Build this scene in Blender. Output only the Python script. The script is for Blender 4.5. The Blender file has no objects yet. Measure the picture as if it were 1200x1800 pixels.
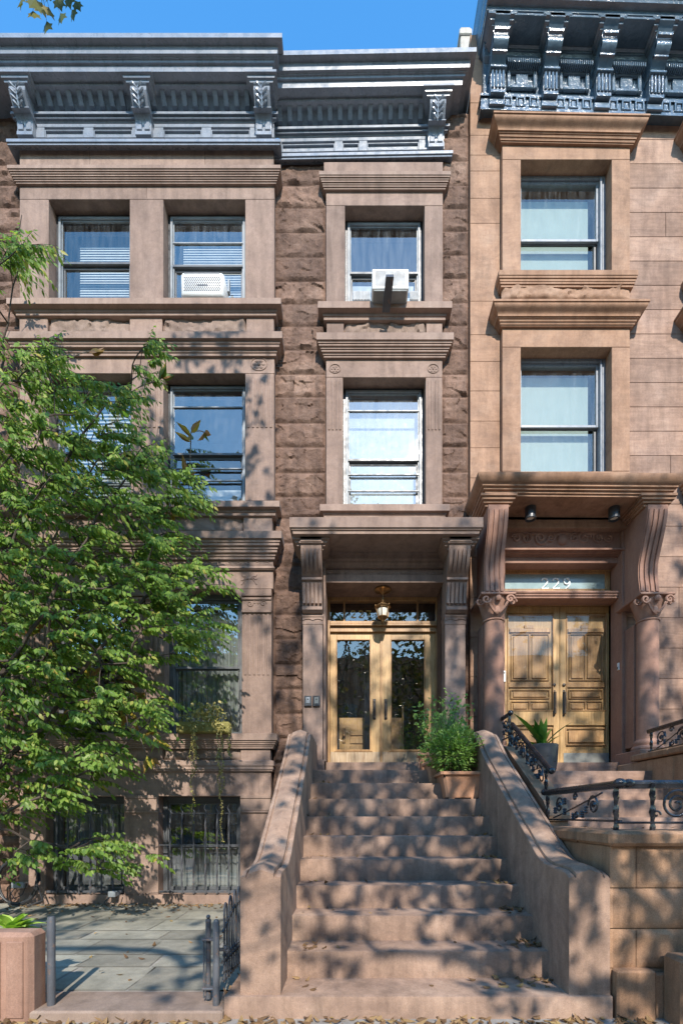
import bpy, math, random
from mathutils import Vector, Matrix, noise
R = math.radians
PI = math.pi
scene = bpy.context.scene
col = scene.collection

# ------------------------------------------------------------------ camera
F, CX, HY, CZ = 830.0, 615.0, 1432.0, 1.33      # focal length in photo pixels, vanishing point, eye height
cam = bpy.data.cameras.new('camera')
cam.sensor_fit = 'HORIZONTAL'
cam.sensor_width = 36.0
cam.lens = F / 1200 * 36
cam.shift_x = (600 - CX) / 1200
cam.shift_y = (HY - 900) / 1200
cam.clip_end = 2000
camo = bpy.data.objects.new('camera', cam)
col.objects.link(camo)
camo.location = (0, 0, CZ)
camo.rotation_euler = (R(90), 0, 0)
scene.camera = camo

# ------------------------------------------------------------------ light
SUN_EL = R(37.0)
SUN_AZ = R(8.5)           # sun stands behind the camera, this far to its right
sd = Vector((math.sin(SUN_AZ) * math.cos(SUN_EL), -math.cos(SUN_AZ) * math.cos(SUN_EL), math.sin(SUN_EL)))  # towards the sun
w = bpy.data.worlds.new("World")
scene.world = w
w.use_nodes = True
nt = w.node_tree
bg = nt.nodes['Background']
sky = nt.nodes.new('ShaderNodeTexSky')
sky.sky_type = 'NISHITA'
sky.sun_disc = False
sky.sun_elevation = SUN_EL
sky.sun_rotation = PI - SUN_AZ
sky.air_density = 1.6
sky.dust_density = 0.2
sky.ozone_density = 4.0
hs = nt.nodes.new('ShaderNodeHueSaturation')
hs.inputs['Saturation'].default_value = 1.3
nt.links.new(sky.outputs[0], hs.inputs['Color'])
nt.links.new(hs.outputs[0], bg.inputs[0])
bg.inputs[1].default_value = 0.15
sl = bpy.data.lights.new('sun', 'SUN')
sl.energy = 2.9
sl.angle = R(0.7)
sl.color = (1.0, 0.925, 0.835)
so = bpy.data.objects.new('sun', sl)
col.objects.link(so)
so.rotation_euler = sd.to_track_quat('Z', 'Y').to_euler()
so.location = (4, -20, 20)
scene.view_settings.view_transform = 'Standard'
scene.view_settings.look = 'None'
scene.view_settings.exposure = 1.27
scene.view_settings.gamma = 1.0
scene.cycles.max_bounces = 8
scene.cycles.transparent_max_bounces = 12

# ------------------------------------------------------------------ helpers
def X(px, d): return (px - CX) * d / F
def Z(py, d): return CZ + (HY - py) * d / F
rnd = random.Random(7)
WL = {}

def tag(o, label=None, cat=None, group=None, kind=None):
    if label: o['label'] = label
    if cat: o['category'] = cat
    if group: o['group'] = group
    if kind: o['kind'] = kind
    return o

def thing(name, loc, label, cat, group=None):
    o = bpy.data.objects.new(name, None)
    o.empty_display_size = 0.2
    o.location = loc
    col.objects.link(o)
    WL[o.name] = Vector(loc)
    return tag(o, label, cat, group)

class MB:
    def __init__(s): s.v = []; s.f = []
    def add(s, vs, fs):
        n = len(s.v)
        s.v.extend([tuple(p) for p in vs])
        s.f.extend([tuple(i + n for i in f) for f in fs])
        return s
    def box(s, x0, x1, y0, y1, z0, z1, c=0.004):
        if x0 > x1: x0, x1 = x1, x0
        if y0 > y1: y0, y1 = y1, y0
        if z0 > z1: z0, z1 = z1, z0
        c = min(c, (x1 - x0) * .3, (y1 - y0) * .3, (z1 - z0) * .3)
        if c <= 0.0003:
            vs = [(x, y, z) for z in (z0, z1) for y in (y0, y1) for x in (x0, x1)]
            return s.add(vs, [(0, 2, 3, 1), (4, 5, 7, 6), (0, 1, 5, 4), (2, 6, 7, 3), (0, 4, 6, 2), (1, 3, 7, 5)])
        A = ((x0, x1), (y0, y1), (z0, z1))
        vs = []; idx = {}
        for i in (0, 1):
            for j in (0, 1):
                for k in (0, 1):
                    for ax in range(3):
                        p = [A[0][i], A[1][j], A[2][k]]
                        for o_ in range(3):
                            if o_ != ax:
                                p[o_] += c if (i, j, k)[o_] == 0 else -c
                        idx[(i, j, k, ax)] = len(vs); vs.append(p)
        fs = []
        for ax in range(3):
            o1, o2 = [(1, 2), (2, 0), (0, 1)][ax]
            for sgn in (0, 1):
                q = []
                for a, b in ((0, 0), (1, 0), (1, 1), (0, 1)):
                    t = [0, 0, 0]; t[ax] = sgn; t[o1] = a; t[o2] = b
                    q.append(idx[(t[0], t[1], t[2], ax)])
                fs.append(q if sgn else q[::-1])
        for ax in range(3):           # edges along ax
            o1, o2 = [(1, 2), (2, 0), (0, 1)][ax]
            for a in (0, 1):
                for b in (0, 1):
                    t0 = [0, 0, 0]; t1 = [0, 0, 0]
                    t0[o1] = t1[o1] = a; t0[o2] = t1[o2] = b; t0[ax] = 0; t1[ax] = 1
                    q = [idx[(*t0, o1)], idx[(*t1, o1)], idx[(*t1, o2)], idx[(*t0, o2)]]
                    fs.append(q if (a ^ b) else q[::-1])
        for i in (0, 1):
            for j in (0, 1):
                for k in (0, 1):
                    q = [idx[(i, j, k, 0)], idx[(i, j, k, 1)], idx[(i, j, k, 2)]]
                    fs.append(q if (i + j + k) % 2 == 1 else q[::-1])
        return s.add(vs, fs)
    def pb(s, px0, px1, py0, py1, d, depth, c=0.004):
        """box whose front face, at distance d, spans the measured rectangle"""
        return s.box(X(px0, d), X(px1, d), d, d + depth, Z(py1, d), Z(py0, d), c)
    def prism_x(s, prof, x0, x1):
        """closed profile of (y, z) points extruded along x"""
        n = len(prof)
        vs = [(x0, y, z) for y, z in prof] + [(x1, y, z) for y, z in prof]
        fs = [(i, (i + 1) % n, n + (i + 1) % n, n + i) for i in range(n)]
        fs += [tuple(range(n))[::-1], tuple(range(n, 2 * n))]
        return s.add(vs, fs)
    def prism_z(s, poly, z0, z1):
        n = len(poly)
        vs = [(x, y, z0) for x, y in poly] + [(x, y, z1) for x, y in poly]
        fs = [(i, (i + 1) % n, n + (i + 1) % n, n + i) for i in range(n)]
        fs += [tuple(range(n))[::-1], tuple(range(n, 2 * n))]
        return s.add(vs, fs)
    def tube(s, pts, r, n=6, twist=0.0, cap=True):
        pts = [Vector(p) for p in pts]
        m = len(pts)
        rs = r if isinstance(r, (list, tuple)) else [r] * m
        t = (pts[1] - pts[0]).normalized()
        u = t.orthogonal().normalized()
        rings = []
        for i in range(m):
            if i == 0: t2 = (pts[1] - pts[0])
            elif i == m - 1: t2 = (pts[-1] - pts[-2])
            else: t2 = (pts[i + 1] - pts[i - 1])
            if t2.length < 1e-9: t2 = t
            t2 = t2.normalized()
            u = (u - t2 * u.dot(t2))
            u = u.normalized() if u.length > 1e-6 else t2.orthogonal().normalized()
            v = t2.cross(u)
            a0 = twist * i
            rings.append([pts[i] + (u * math.cos(a0 + 2 * PI * k / n) + v * math.sin(a0 + 2 * PI * k / n)) * rs[i] for k in range(n)])
            t = t2
        vs = [p for rg in rings for p in rg]
        fs = []
        for i in range(m - 1):
            for k in range(n):
                a = i * n + k; b = i * n + (k + 1) % n
                fs.append((a, b, b + n, a + n))
        if cap:
            fs.append(tuple(range(n))[::-1]); fs.append(tuple(range((m - 1) * n, m * n)))
        return s.add(vs, fs)
    def lathe(s, prof, cx, cy, n=24, ang=2 * PI):
        """prof: (radius, z)"""
        m = len(prof)
        vs = [(cx + r * math.cos(ang * k / n), cy + r * math.sin(ang * k / n), z) for r, z in prof for k in range(n)]
        fs = []
        for i in range(m - 1):
            for k in range(n):
                a = i * n + k; b = i * n + (k + 1) % n
                fs.append((a, b, b + n, a + n))
        fs.append(tuple(range(n))[::-1]); fs.append(tuple(range((m - 1) * n, m * n)))
        return s.add(vs, fs)
    def ball(s, c, r, n=10, sq=(1, 1, 1)):
        m = n // 2 + 1
        vs = []
        for i in range(1, m):
            th = PI * i / m
            for k in range(n):
                vs.append((c[0] + r * sq[0] * math.sin(th) * math.cos(2 * PI * k / n), c[1] + r * sq[1] * math.sin(th) * math.sin(2 * PI * k / n), c[2] + r * sq[2] * math.cos(th)))
        top = len(vs); vs.append((c[0], c[1], c[2] + r * sq[2])); bot = len(vs); vs.append((c[0], c[1], c[2] - r * sq[2]))
        fs = []
        for i in range(m - 2):
            for k in range(n):
                a = i * n + k; b = i * n + (k + 1) % n
                fs.append((a, a + n, b + n, b))
        for k in range(n):
            fs.append((top, k, (k + 1) % n)); fs.append((bot, (m - 2) * n + (k + 1) % n, (m - 2) * n + k))
        return s.add(vs, fs)
    def ledge(s, x0, x1, yw, prof, lx=1.0, rx=1.0, back=0.0):
        """moulding with mitred returns: prof is a list of (projection, z) from top to bottom"""
        vs = []; fs = []
        for p, z in prof:
            vs += [(x0 - p * lx, yw + back, z), (x0 - p * lx, yw - p, z), (x1 + p * rx, yw - p, z), (x1 + p * rx, yw + back, z)]
        for i in range(len(prof) - 1):
            for k in range(3):
                a = i * 4 + k
                fs.append((a, a + 4, a + 5, a + 1))
        fs.append((0, 1, 2, 3)); n = (len(prof) - 1) * 4
        fs.append((n + 3, n + 2, n + 1, n))
        return s.add(vs, fs)
    def build(s, name, mat, parent=None, origin=None, smooth=35, label=None, shear=None):
        base = WL[parent.name] if parent else Vector(origin or (0, 0, 0))
        vs = s.v
        if shear:
            k, xr = shear
            vs = [(x, y, z + k * (x - xr)) for x, y, z in vs]
        me = bpy.data.meshes.new(name)
        me.from_pydata([(x - base.x, y - base.y, z - base.z) for x, y, z in vs], [], s.f)
        me.materials.append(mat)
        if smooth:
            me.polygons.foreach_set('use_smooth', [True] * len(me.polygons))
            me.set_sharp_from_angle(angle=R(smooth))
        me.update()
        o = bpy.data.objects.new(name, me)
        col.objects.link(o)
        if parent:
            o.parent = parent
        else:
            o.location = base
        WL[o.name] = base
        if label: o['label'] = label
        return o

# ------------------------------------------------------------------ materials
def srgb(r, g, b):
    return tuple((c / 255 / 12.92 if c / 255 <= .04045 else ((c / 255 + .055) / 1.055) ** 2.4) for c in (r, g, b)) + (1,)

def nodes(name):
    m = bpy.data.materials.new(name); m.use_nodes = True
    t = m.node_tree; b = t.nodes['Principled BSDF']
    return m, t, b

def N(t, ty, **kw):
    n = t.nodes.new(ty)
    for k, v in kw.items(): setattr(n, k, v)
    return n

def mixc(t, fac, a, b, mode='MIX'):
    n = N(t, 'ShaderNodeMix', data_type='RGBA', blend_type=mode)
    for sock, val in ((n.inputs[0], fac), (n.inputs[6], a), (n.inputs[7], b)):
        if hasattr(val, 'is_output'): t.links.new(val, sock)
        else: sock.default_value = val
    return n.outputs[2]

def noise_n(t, vec, scale, detail=6, rough=.55, dist=0.0):
    n = N(t, 'ShaderNodeTexNoise')
    n.inputs['Scale'].default_value = scale; n.inputs['Detail'].default_value = detail
    n.inputs['Roughness'].default_value = rough; n.inputs['Distortion'].default_value = dist
    t.links.new(vec, n.inputs['Vector'])
    return n.outputs['Fac']

def ramp(t, val, stops):
    n = N(t, 'ShaderNodeValToRGB')
    cr = n.color_ramp
    while len(cr.elements) < len(stops): cr.elements.new(.5)
    for e, (p, c) in zip(cr.elements, stops):
        e.position = p; e.color = c if len(c) == 4 else (*c, 1)
    t.links.new(val, n.inputs[0])
    return n.outputs[0]

def mapping(t, scale):
    tc = N(t, 'ShaderNodeTexCoord'); mp = N(t, 'ShaderNodeMapping')
    mp.inputs['Scale'].default_value = scale
    t.links.new(tc.outputs['Object'], mp.inputs[0])
    return mp.outputs[0]

def bump(t, b, h, strength, dist=.01, prev=None):
    n = N(t, 'ShaderNodeBump')
    n.inputs['Strength'].default_value = strength; n.inputs['Distance'].default_value = dist
    t.links.new(h, n.inputs['Height'])
    if prev: t.links.new(prev, n.inputs['Normal'])
    t.links.new(n.outputs[0], b.inputs['Normal'])
    return n.outputs[0]

def stone(name, c1, c2, c3, rough=.85, stain=.35, island=.12, fine=.25, layer=0.0, rugged=0, grime=0):
    """sandstone: cloudy tone, rain streaks, grain, small change from block to block"""
    def sat(c, k=1.09):
        g_ = sum(c) / 3
        return tuple(max(.005, g_ + (x - g_) * k) * .97 for x in c)
    c1, c2, c3 = sat(c1), sat(c2), sat(c3)
    m, t, b = nodes(name)
    v = mapping(t, (1, 1, 1)); vs = mapping(t, (3.2, 3.2, .45)); vl = mapping(t, (1.2, 1.2, 11))
    big = noise_n(t, v, 1.7, 5, .6, .4)
    c = ramp(t, big, [(.3, c1), (.55, c2), (.75, c3)])
    st = ramp(t, noise_n(t, vs, 2.2, 7, .65, .3), [(.42, (1, 1, 1)), (.72, (1 - stain, 1 - stain, 1 - stain))])
    c = mixc(t, 1.0, c, st, 'MULTIPLY')
    gr = ramp(t, noise_n(t, v, 140, 3, .7), [(.3, (1 - fine,) * 3), (.7, (1 + fine * .4,) * 3)])
    c = mixc(t, .8, c, gr, 'MULTIPLY')
    md = ramp(t, noise_n(t, v, 14, 5, .7, .6), [(.3, (.86, .84, .84)), (.65, (1.06, 1.05, 1.03))])
    c = mixc(t, .8, c, md, 'MULTIPLY')
    if layer:
        ly = ramp(t, noise_n(t, vl, 1.6, 5, .6, 1.2), [(.35, (1 - layer,) * 3), (.65, (1 + layer * .4,) * 3)])
        c = mixc(t, 1.0, c, ly, 'MULTIPLY')
    g = N(t, 'ShaderNodeNewGeometry')
    isl = ramp(t, g.outputs['Random Per Island'], [(0, (1 - island, 1 - island * 1.1, 1 - island * 1.15)), (1, (1 + island * .7, 1 + island * .6, 1 + island * .5))])
    c = mixc(t, 1.0, c, isl, 'MULTIPLY')
    t.links.new(c, b.inputs['Base Color'])
    b.inputs['Roughness'].default_value = rough
    b.inputs['Specular IOR Level'].default_value = .25
    if grime:
        gm = ramp(t, noise_n(t, v, 2.6, 8, .7, 1.0), [(.4, (1 - grime, 1 - grime, 1 - grime * .9)), (.53, (1, 1, 1)), (.72, (1.08, 1.07, 1.06))])
        c = mixc(t, 1.0, c, gm, 'MULTIPLY')
        ck = ramp(t, noise_n(t, v, 1.1, 10, .8, 2.5), [(.485, (1, 1, 1)), (.4975, (.72, .7, .68)), (.51, (1, 1, 1))])
        c = mixc(t, .6, c, ck, 'MULTIPLY')
        t.links.new(c, b.inputs['Base Color'])
    if rugged:
        c2_ = ramp(t, noise_n(t, v, 7, 8, .72, 1.2), [(.36, (.7, .68, .67)), (.5, (1, 1, 1)), (.66, (1.22, 1.2, 1.18))])
        t.links.new(mixc(t, 1.0, c, c2_, 'MULTIPLY'), b.inputs['Base Color'])
    p = bump(t, b, noise_n(t, v, 9, 8 if rugged else 6, .68 if rugged else .6), 1.0 if rugged else .25, .03 if rugged else .012)
    bump(t, b, noise_n(t, v, 90, 4, .7), .3, .004, p)
    return m

def paint(name, c, rough=.35, c2=None, bumpy=.15, spec=.5, bs=30, wear=None):
    m, t, b = nodes(name)
    v = mapping(t, (1, 1, 1))
    c2 = c2 or tuple(x * .75 for x in c[:3])
    cc = mixc(t, ramp(t, noise_n(t, v, 5, 6, .65, .3), [(.35, (0, 0, 0)), (.7, (1, 1, 1))]), (*c[:3], 1), (*c2[:3], 1))
    if wear:
        cc = mixc(t, ramp(t, noise_n(t, v, 22, 6, .7, .4), [(.58, (0, 0, 0)), (.66, (1, 1, 1))]), cc, (*wear[:3], 1))
    t.links.new(cc, b.inputs['Base Color'])
    t.links.new(ramp(t, noise_n(t, v, 11, 5), [(.3, (rough * .7,) * 3), (.7, (min(1, rough * 1.4),) * 3)]), b.inputs['Roughness'])
    b.inputs['Specular IOR Level'].default_value = spec
    bump(t, b, noise_n(t, v, bs, 5, .6), bumpy, .006)
    return m

def glass(name, refl=.3, tint=(.9, .94, .94), dirt=.12, wav=.05, rough=.01):
    m = bpy.data.materials.new(name); m.use_nodes = True
    t = m.node_tree
    for n in list(t.nodes): t.nodes.remove(n)
    out = N(t, 'ShaderNodeOutputMaterial')
    tr = N(t, 'ShaderNodeBsdfTransparent'); tr.inputs[0].default_value = (*tint, 1)
    gl = N(t, 'ShaderNodeBsdfGlossy'); gl.inputs['Roughness'].default_value = rough; gl.inputs[0].default_value = (1, .95, .88, 1)
    df = N(t, 'ShaderNodeBsdfDiffuse'); df.inputs[0].default_value = (.55, .6, .62, 1)
    v = mapping(t, (1, 1, 1)); vd = mapping(t, (6, 6, .8))
    bp = N(t, 'ShaderNodeBump'); bp.inputs['Strength'].default_value = wav; bp.inputs['Distance'].default_value = .03
    t.links.new(noise_n(t, v, 2.5, 2, .5), bp.inputs['Height']); t.links.new(bp.outputs[0], gl.inputs['Normal'])
    fr = N(t, 'ShaderNodeLayerWeight'); fr.inputs[0].default_value = .35
    mr = N(t, 'ShaderNodeMapRange'); mr.inputs[3].default_value = refl; mr.inputs[4].default_value = min(1, refl + .3)
    t.links.new(fr.outputs['Fresnel'], mr.inputs[0])
    m1 = N(t, 'ShaderNodeMixShader'); t.links.new(mr.outputs[0], m1.inputs[0]); t.links.new(tr.outputs[0], m1.inputs[1]); t.links.new(gl.outputs[0], m1.inputs[2])
    dm = ramp(t, noise_n(t, vd, 3, 7, .7, .5), [(.4, (0, 0, 0)), (.8, (dirt * 2.2,) * 3)])
    m2 = N(t, 'ShaderNodeMixShader'); t.links.new(dm, m2.inputs[0]); t.links.new(m1.outputs[0], m2.inputs[1]); t.links.new(df.outputs[0], m2.inputs[2])
    t.links.new(m2.outputs[0], out.inputs[0])
    return m

def leafmat(name, stops, trans=.35, rough=.45):
    m = bpy.data.materials.new(name); m.use_nodes = True
    t = m.node_tree; b = t.nodes['Principled BSDF']; out = t.nodes['Material Output']
    g = N(t, 'ShaderNodeNewGeometry')
    v = mapping(t, (1, 1, 1))
    c = ramp(t, g.outputs['Random Per Island'], stops)
    c = mixc(t, .7, c, ramp(t, noise_n(t, v, 45, 4, .7), [(.3, (.72, .74, .7)), (.7, (1.12, 1.1, 1.0))]), 'MULTIPLY')
    t.links.new(c, b.inputs['Base Color']); b.inputs['Roughness'].default_value = rough
    b.inputs['Specular IOR Level'].default_value = .35
    tl = N(t, 'ShaderNodeBsdfTranslucent')
    t.links.new(mixc(t, 1.0, c, (1.25, 1.35, .6, 1), 'MULTIPLY'), tl.inputs[0])
    mx = N(t, 'ShaderNodeMixShader'); mx.inputs[0].default_value = trans
    t.links.new(b.outputs[0], mx.inputs[1]); t.links.new(tl.outputs[0], mx.inputs[2])
    t.links.new(mx.outputs[0], out.inputs[0])
    return m

def wood(name, c1, c2, c3, scale=(14, 14, 1.0), rough=.45):
    m, t, b = nodes(name)
    v = mapping(t, scale); v2 = mapping(t, (1, 1, 1))
    c = ramp(t, noise_n(t, v, 2.2, 8, .65, 1.5), [(.28, c1), (.5, c2), (.72, c3)])
    wr = ramp(t, noise_n(t, v2, 2.4, 6, .6, .4), [(.35, (.55, .52, .5)), (.65, (1.1, 1.07, 1.02))])
    c = mixc(t, .8, c, wr, 'MULTIPLY')
    t.links.new(c, b.inputs['Base Color']); b.inputs['Roughness'].default_value = rough
    bump(t, b, noise_n(t, v, 5, 6, .6), .15, .003)
    return m

M = {}
M['brown'] = stone('brownstone', (.265, .193, .158), (.325, .24, .197), (.38, .288, .24), grime=.12)
M['brownledge'] = stone('brownstone_moulding', (.28, .205, .168), (.335, .25, .206), (.39, .3, .25), stain=.3)
M['rock'] = stone('rockfaced_brownstone', (.165, .107, .082), (.225, .15, .115), (.285, .203, .16), stain=.45, island=.28, fine=.45, rugged=1)
M['rockpanel'] = stone('rockfaced_panel', (.235, .175, .145), (.29, .22, .18), (.34, .265, .22), stain=.35, fine=.4)
M['orange'] = stone('orange_sandstone', (.345, .215, .145), (.405, .262, .182), (.43, .3, .22), stain=.3, island=.06, layer=.08, grime=.16)
M['ashlar'] = stone('pink_ashlar', (.31, .21, .16), (.385, .27, .21), (.44, .325, .262), stain=.3, island=.2, layer=.16, grime=.16)
M['ledge229'] = stone('sandstone_moulding', (.29, .175, .112), (.36, .225, .153), (.41, .275, .195), stain=.4)
M['redcol'] = stone('red_sandstone', (.29, .17, .128), (.35, .215, .163), (.4, .265, .205), stain=.2)
M['stoop'] = stone('stoop_stone', (.27, .185, .138), (.35, .245, .185), (.42, .31, .24), stain=.35, island=.04, grime=.2)
M['stoopdark'] = stone('stoop_side_stone', (.29, .175, .13), (.35, .22, .165), (.41, .275, .215), stain=.3, island=.02)
M['yellowwall'] = stone('yard_wall_stone', (.33, .2, .125), (.42, .27, .175), (.47, .33, .24), stain=.45, island=.2, fine=.4)
M['blue'] = stone('bluestone', (.25, .25, .21), (.33, .325, .275), (.41, .385, .315), rough=.7, stain=.25, island=.32)
M['grout'] = stone('grout', (.32, .3, .26), (.38, .36, .32), (.42, .4, .36), stain=.3)
M['kerb'] = stone('kerb_stone', (.24, .18, .145), (.31, .24, .195), (.37, .3, .25))
M['concrete'] = stone('sidewalk_concrete', (.28, .265, .24), (.34, .325, .3), (.4, .385, .36), stain=.3)
M['asphalt'] = stone('asphalt', (.04, .04, .042), (.055, .055, .055), (.07, .07, .068), stain=.1)
M['grey'] = paint('grey_cornice_paint', (.21, .235, .275), .28, (.145, .17, .2), .16, .6, 18, wear=(.12, .13, .15))
M['dark229'] = paint('glossy_blue_black_paint', (.1, .145, .19), .15, (.055, .085, .115), .8, .9, 26)
M['iron'] = paint('black_iron', (.018, .018, .022), .22, (.03, .03, .034), .4, .7, 60)
M['greyiron'] = paint('grey_iron', (.085, .09, .1), .42, (.055, .058, .066), .35, .5, 70, wear=(.16, .1, .07))
M['alu'] = paint('storm_window_aluminium', (.25, .275, .29), .42, (.15, .17, .185), .1)
M['sash'] = paint('dark_sash', (.075, .08, .085), .4, (.11, .115, .12), .1)
M['blackframe'] = paint('black_frame', (.02, .022, .026), .35, (.05, .055, .06), .3, .6, 60)
M['frame229'] = paint('blue_grey_frame', (.16, .185, .22), .3, (.2, .23, .26), .08)
M['shade'] = paint('pale_roller_shade', (.4, .455, .42), .8, (.37, .425, .395), .05, .1)
M['white'] = paint('white_plastic', (.74, .74, .72), .4, (.66, .66, .63), .05)
M['blind'] = paint('white_blind', (.5, .52, .52), .6, (.4, .42, .43), .05)
M['curtain'] = paint('grey_curtain', (.3, .31, .3), .9, (.22, .23, .22), .2, .1)
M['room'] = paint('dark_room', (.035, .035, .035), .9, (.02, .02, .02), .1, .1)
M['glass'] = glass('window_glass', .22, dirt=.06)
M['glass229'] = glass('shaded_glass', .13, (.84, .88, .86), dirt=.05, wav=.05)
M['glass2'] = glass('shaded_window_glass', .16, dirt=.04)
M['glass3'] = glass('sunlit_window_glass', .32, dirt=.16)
M['doorglass'] = glass('door_glass', .16, (.97, .98, .99), dirt=.015, wav=.05)
M['oak'] = wood('golden_oak', (.26, .135, .05), (.4, .23, .095), (.53, .34, .16))
M['oak2'] = wood('honey_oak', (.34, .2, .075), (.48, .3, .12), (.6, .41, .2))
M['worn'] = wood('weathered_oak', (.22, .14, .075), (.38, .28, .17), (.52, .42, .3))
M['bronze'] = paint('bronze', (.055, .045, .038), .35, (.12, .09, .06), .3)
M['brass'] = paint('brass', (.35, .22, .1), .35, (.2, .12, .06), .2)
M['brass'].node_tree.nodes['Principled BSDF'].inputs['Metallic'].default_value = .7
M['frost'] = paint('frosted_glass', (.75, .72, .62), .3, (.65, .62, .52), .05)
M['terra'] = stone('terracotta', (.5, .26, .155), (.58, .33, .21), (.64, .4, .28), rough=.7, stain=.25, island=0)
M['slate'] = paint('dark_slate_pot', (.045, .05, .055), .35, (.09, .095, .1), .3, .5, 8)
M['soil'] = stone('soil', (.03, .02, .014), (.05, .035, .025), (.07, .05, .035))
M['steel'] = paint('kick_plate', (.2, .21, .19), .45, (.3, .3, .27), .1)
M['steel'].node_tree.nodes['Principled BSDF'].inputs['Metallic'].default_value = .5
M['rubber'] = paint('black_rubber', (.02, .022, .024), .4, (.035, .036, .04), .1)
M['bark'] = stone('bark', (.06, .048, .04), (.1, .08, .066), (.15, .125, .1), stain=.4)
M['twig'] = stone('pale_twig', (.16, .13, .1), (.24, .2, .16), (.32, .28, .23))
M['leaf'] = leafmat('green_leaf', [(0, (.09, .17, .028)), (.4, (.16, .27, .045)), (.8, (.24, .36, .07)), (.94, (.33, .4, .09)), (1, (.45, .36, .08))], .5)
M['mag'] = leafmat('magnolia_leaf', [(0, (.07, .13, .02)), (.3, (.16, .2, .03)), (.5, (.42, .33, .05)), (.75, (.28, .13, .04)), (1, (.34, .2, .08))], .3)
M['plane'] = leafmat('plane_leaf', [(0, (.05, .08, .014)), (.5, (.1, .12, .02)), (1, (.22, .17, .04))], .3)
M['box'] = leafmat('boxwood_leaf', [(0, (.1, .2, .035)), (.5, (.19, .33, .065)), (1, (.34, .48, .15))], .35)
M['feather'] = leafmat('feathery_leaf', [(0, (.09, .2, .05)), (1, (.16, .3, .09))], .3)
M['dry'] = leafmat('dry_leaf', [(0, (.1, .055, .03)), (.5, (.2, .115, .055)), (.85, (.3, .19, .09)), (1, (.36, .25, .1))], .15, .7)
M['vine'] = leafmat('dry_vine', [(0, (.2, .2, .06)), (.6, (.4, .34, .12)), (1, (.5, .42, .2))], .3)
M['snake'] = leafmat('sword_leaf', [(0, (.05, .14, .02)), (.6, (.1, .24, .035)), (1, (.26, .36, .06))], .2, .3)
M['succ'] = leafmat('bright_leaf', [(0, (.26, .48, .06)), (1, (.5, .62, .14))], .3, .4)
M['gold'] = paint('gold_leaf_numerals', (.55, .42, .16), .4, (.4, .3, .1), .1)
M['etch'] = paint('etched_numerals', (.72, .78, .78), .6, (.66, .72, .72), .05)
M['chim'] = stone('white_chimney', (.42, .4, .36), (.52, .5, .46), (.6, .58, .54))
M['osb'] = stone('opposite_brick', (.2, .13, .1), (.26, .18, .14), (.32, .24, .19))

# ------------------------------------------------------------------ ground
g = MB(); g.box(-200, 200, -200, 200, -.3, -.02, 0)
tag(g.build('ground', M['asphalt'], origin=(0, 0, 0)), kind='structure')
s_ = MB()
for i in range(-8, 10):
    for j in range(4):
        s_.box(i * 1.5 - .4 + .004, i * 1.5 + 1.1 - .004, -2.9 + j * 1.47, -2.9 + j * 1.47 + 1.462, -.1, .05, .006)
tag(s_.build('sidewalk', M['concrete'], origin=(0, 0, 0)), kind='structure')
s_ = MB(); s_.box(-14, 14, -3.15, -2.91, -.3, .055, .02)
tag(s_.build('street_kerb', M['kerb'], origin=(0, 0, 0)), kind='structure')
# yard: bluestone flags over grout, behind a low kerb
YZ = .11
s_ = MB(); s_.box(-9, -.9, 3.2, 6.6, -.1, YZ - .006, 0)
tag(s_.build('yard_bed', M['grout'], origin=(0, 0, 0)), kind='structure')
s_ = MB(); rr = random.Random(5)
y = 3.27
while y < 6.42:
    h = rr.choice([.34, .42, .5, .3]); y1 = min(y + h, 6.46)
    x = -6.5 - rr.random() * .5
    while x < -.72:
        wd = rr.choice([.42, .6, .78, .95]); x1 = min(x + wd, -.71)
        if x1 > x + .06:
            c = rr.uniform(-.02, .02)
            s_.add([(x + .008, y + .008, YZ), (x1 - .008, y + .008, YZ), (x1 - .008 + c, y1 - .008, YZ), (x + .008 + c, y1 - .008, YZ)], [(0, 1, 2, 3)])
        x = x1
    y = y1
tag(s_.build('yard_paving', M['blue'], origin=(0, 0, 0), smooth=None), kind='structure')
s_ = MB(); s_.box(-1.98, -.785, 2.9, 3.24, -.1, YZ + .008, .012); s_.box(-6.5, -1.99, 2.9, 3.24, -.1, YZ + .006, .012)
tag(s_.build('yard_kerb', M['kerb'], origin=(0, 0, 0)), kind='structure')

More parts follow.
